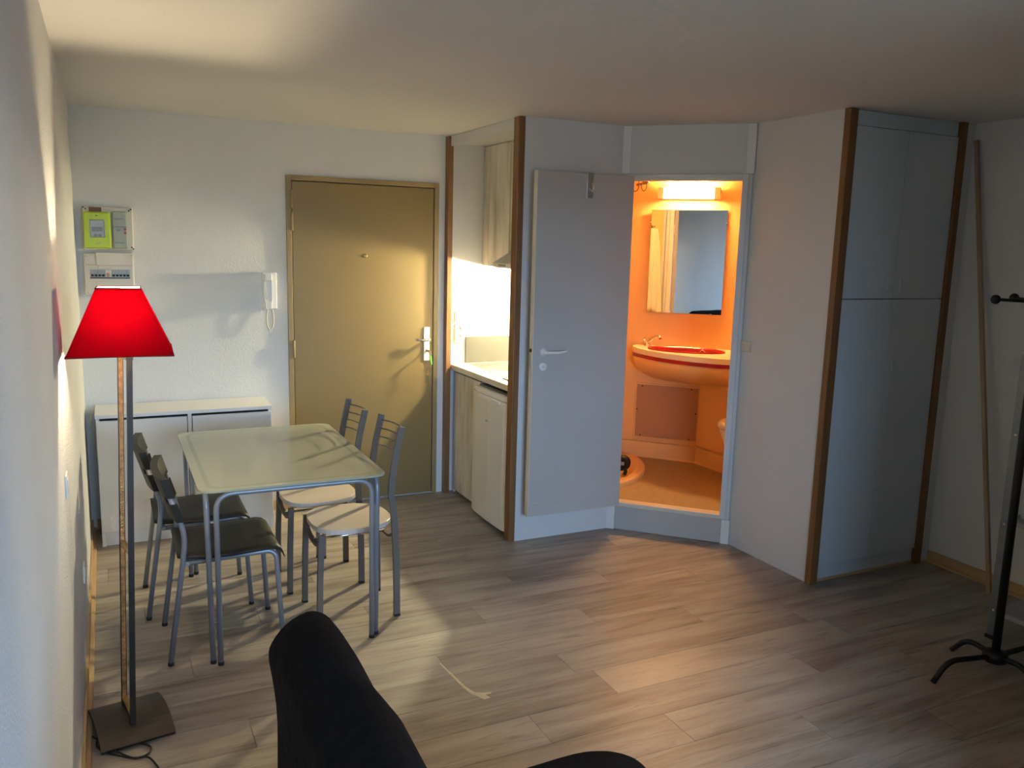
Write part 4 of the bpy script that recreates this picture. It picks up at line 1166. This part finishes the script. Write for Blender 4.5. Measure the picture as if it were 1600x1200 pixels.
# ------------------------------------------------------------------ black coat stand
cs = thing('coat_stand', 'black metal coat stand on four bent legs', 'coat stand', (3.412, 2.050, 0))
MB().tube([(0, 0, 0.05), (0, 0, 1.72)], 0.0165, 14).build('pole', M_blackmetal, cs)
MB().lathe([(0.045, 0.052), (0.048, 0.060), (0.048, 0.082), (0.040, 0.092), (0.020, 0.098)], (0, 0, 0), 18).build('hub', M_blackmetal, cs)
for (vx, vy) in ((-0.325, 0.035), (0.010, 0.200), (0.325, -0.035), (-0.010, -0.200)):
    L0 = math.hypot(vx, vy); ca, sa = vx/L0, vy/L0
    p = fillet([(0.02*ca, 0.02*sa, 0.072), ((L0-0.070)*ca, (L0-0.070)*sa, 0.088), (L0*ca, L0*sa, 0.004)], 0.06, 6)
    MB().tube(p, 0.0115, 10).build('leg', M_blackmetal, cs)
for k in range(4):
    a = PI-YAW+k*PI/2
    ca, sa = math.cos(a), math.sin(a)
    ar = MB().tube([(0.012*ca, 0.012*sa, 1.545), (0.165*ca, 0.165*sa, 1.551)], 0.0062, 8).build('arm', M_blackmetal, cs)
    MB().ball((0.175*ca, 0.175*sa, 1.551), 0.0185, 14).build('ball_end', M_blackmetal, ar)
MB().ball((0, 0, 1.735), 0.026, 14).build('finial', M_blackmetal, cs)

# ------------------------------------------------------------------ angle-steel shelf rack behind the coat stand
rk = thing('shelf_rack', 'grey angle steel shelf rack behind the coat stand', 'shelf', (3.690, 1.36, 0))
RD, RW, RH = 0.50, 0.916, 1.30
for xx, sx in ((0, 1), (RD, -1)):
    for yy, sy in ((0, 1), (RW, -1)):
        m = MB()
        m.box(min(xx, xx+sx*0.034), max(xx, xx+sx*0.034), yy-0.0015, yy+0.0015, 0.018, RH)
        m.box(xx-0.0015, xx+0.0015, min(yy, yy+sy*0.034), max(yy, yy+sy*0.034), 0.018, RH)
        po = m.build('post', M_galv, rk)
        MB().box(xx+sx*0.013-0.020, xx+sx*0.013+0.020, yy+sy*0.013-0.020, yy+sy*0.013+0.020, 0.0, 0.019, 0.004).build('foot', M_blackplastic, rk)
        for zz in (0.14, 0.545, 0.95):
            m = MB().lathe([(0.0065, -0.003), (0.0065, 0.0)], (xx+sx*0.02, yy-sy*0.002 if sy > 0 else yy+0.002, zz), 8, 'y')
            m.lathe([(0.0065, -0.003), (0.0065, 0.0)], (xx-0.0015, yy+sy*0.02, zz), 8, 'x')
            m.build('bolt', M_chrome, po)
for zz in (0.12, 0.545, 0.95, 1.27):
    MB().box(0.002, RD-0.002, 0.002, RW-0.002, zz, zz+0.022, 0.002).build('shelf_board', M_shelf, rk)
bxo = thing('storage_box', 'pale box on the shelf rack behind the coat stand', 'box', (3.745, 1.85, 0.568))
MB().box(0, 0.36, 0, 0.38, 0, 0.20, 0.012, 3).build('box_body', M_white, bxo)
MB().box(-0.008, 0.368, -0.008, 0.388, 0.20, 0.232, 0.008, 3).build('lid', M_white, bxo)

# ------------------------------------------------------------------ black sofa in front of the viewer
sf = thing('sofa', 'black fabric sofa with a tall backrest in the foreground', 'sofa', (0, -0.25, 0))
SLEN = 1.68+0.25
def smooth_closed(p, seg=3):
    n = len(p); out = []
    for i in range(n):
        p0, p1, p2, p3 = [Vector(p[(i+k) % n]) for k in (-1, 0, 1, 2)]
        for k in range(seg):
            t = k/seg
            q = 0.5*((2*p1)+(-p0+p2)*t+(2*p0-5*p1+4*p2-p3)*t*t+(-p0+3*p1-3*p2+p3)*t**3)
            out.append((q.x, q.y))
    return out
def loft(prof, y0, y1, rnd, n=5):
    """profile in x,z swept along y, ends rounded off"""
    cx = sum(p[0] for p in prof)/len(prof); cz = sum(p[1] for p in prof)/len(prof)
    st = []
    for i in range(n+1):
        a = PI/2*i/n
        st.append((y0+rnd*(1-math.sin(a)), rnd*(1-math.cos(a))))
    st = st[::-1]
    sts = [(y0+rnd-rnd*math.cos(PI/2*i/n), rnd*(1-math.sin(PI/2*i/n))) for i in range(n+1)]
    ste = [(y0+y1-a, b_) for a, b_ in sts][::-1]
    mid = [(y0+rnd+(y1-y0-2*rnd)*k/14, 0) for k in range(1, 14)]
    m = MB(); rg = []
    for yy, ins in sts+mid+ste:
        ringv = []
        for x_, z_ in prof:
            d = Vector((x_-cx, z_-cz)); L = d.length
            d = d*(max(0.2*L, L-ins)/L)
            wob = 0.004*math.sin(yy*9+x_*14)+0.003*math.sin(yy*23+z_*19)
            ringv.append(m.bm.verts.new((cx+d.x+wob, yy, cz+d.y+wob*0.6)))
        rg.append(ringv)
    k_ = len(prof)
    for a, b_ in zip(rg, rg[1:]):
        for i in range(k_):
            f_ = m.bm.faces.new((a[i], a[(i+1) % k_], b_[(i+1) % k_], b_[i])); f_.smooth = True
    m.bm.faces.new(rg[0]); m.bm.faces.new(rg[-1][::-1])
    return m
back = [(0.430, 0.26), (0.426, 0.45), (0.425, 0.59), (0.421, 0.72), (0.414, 0.82), (0.411, 0.868), (0.419, 0.898), (0.450, 0.934), (0.492, 0.953), (0.522, 0.945), (0.545, 0.920),
        (0.572, 0.865), (0.600, 0.76), (0.632, 0.60), (0.672, 0.44), (0.672, 0.30), (0.60, 0.25)]
seat = [(0.58, 0.24), (0.58, 0.40), (0.70, 0.442), (0.977, 0.446), (1.148, 0.446), (1.235, 0.434), (1.300, 0.412), (1.352, 0.378), (1.386, 0.330), (1.392, 0.28), (1.365, 0.235), (1.30, 0.215), (0.90, 0.21), (0.64, 0.21)]
loft(smooth_closed(back), 0, SLEN, 0.035).build('backrest', M_sofa, sf)
loft(smooth_closed(seat), 0.0, SLEN, 0.035).build('seat_cushion', M_sofa, sf)
MB().box(0.48, 1.30, 0.05, SLEN-0.06, 0.12, 0.245, 0.01).build('base_frame', M_blackmetal, sf)
for xx in (0.52, 1.25):
    for yy in (0.15, SLEN-0.18):
        MB().lathe([(0.018, 0), (0.020, 0.01), (0.024, 0.125)], (xx, yy, 0), 12).build('leg', M_blackmetal, sf)
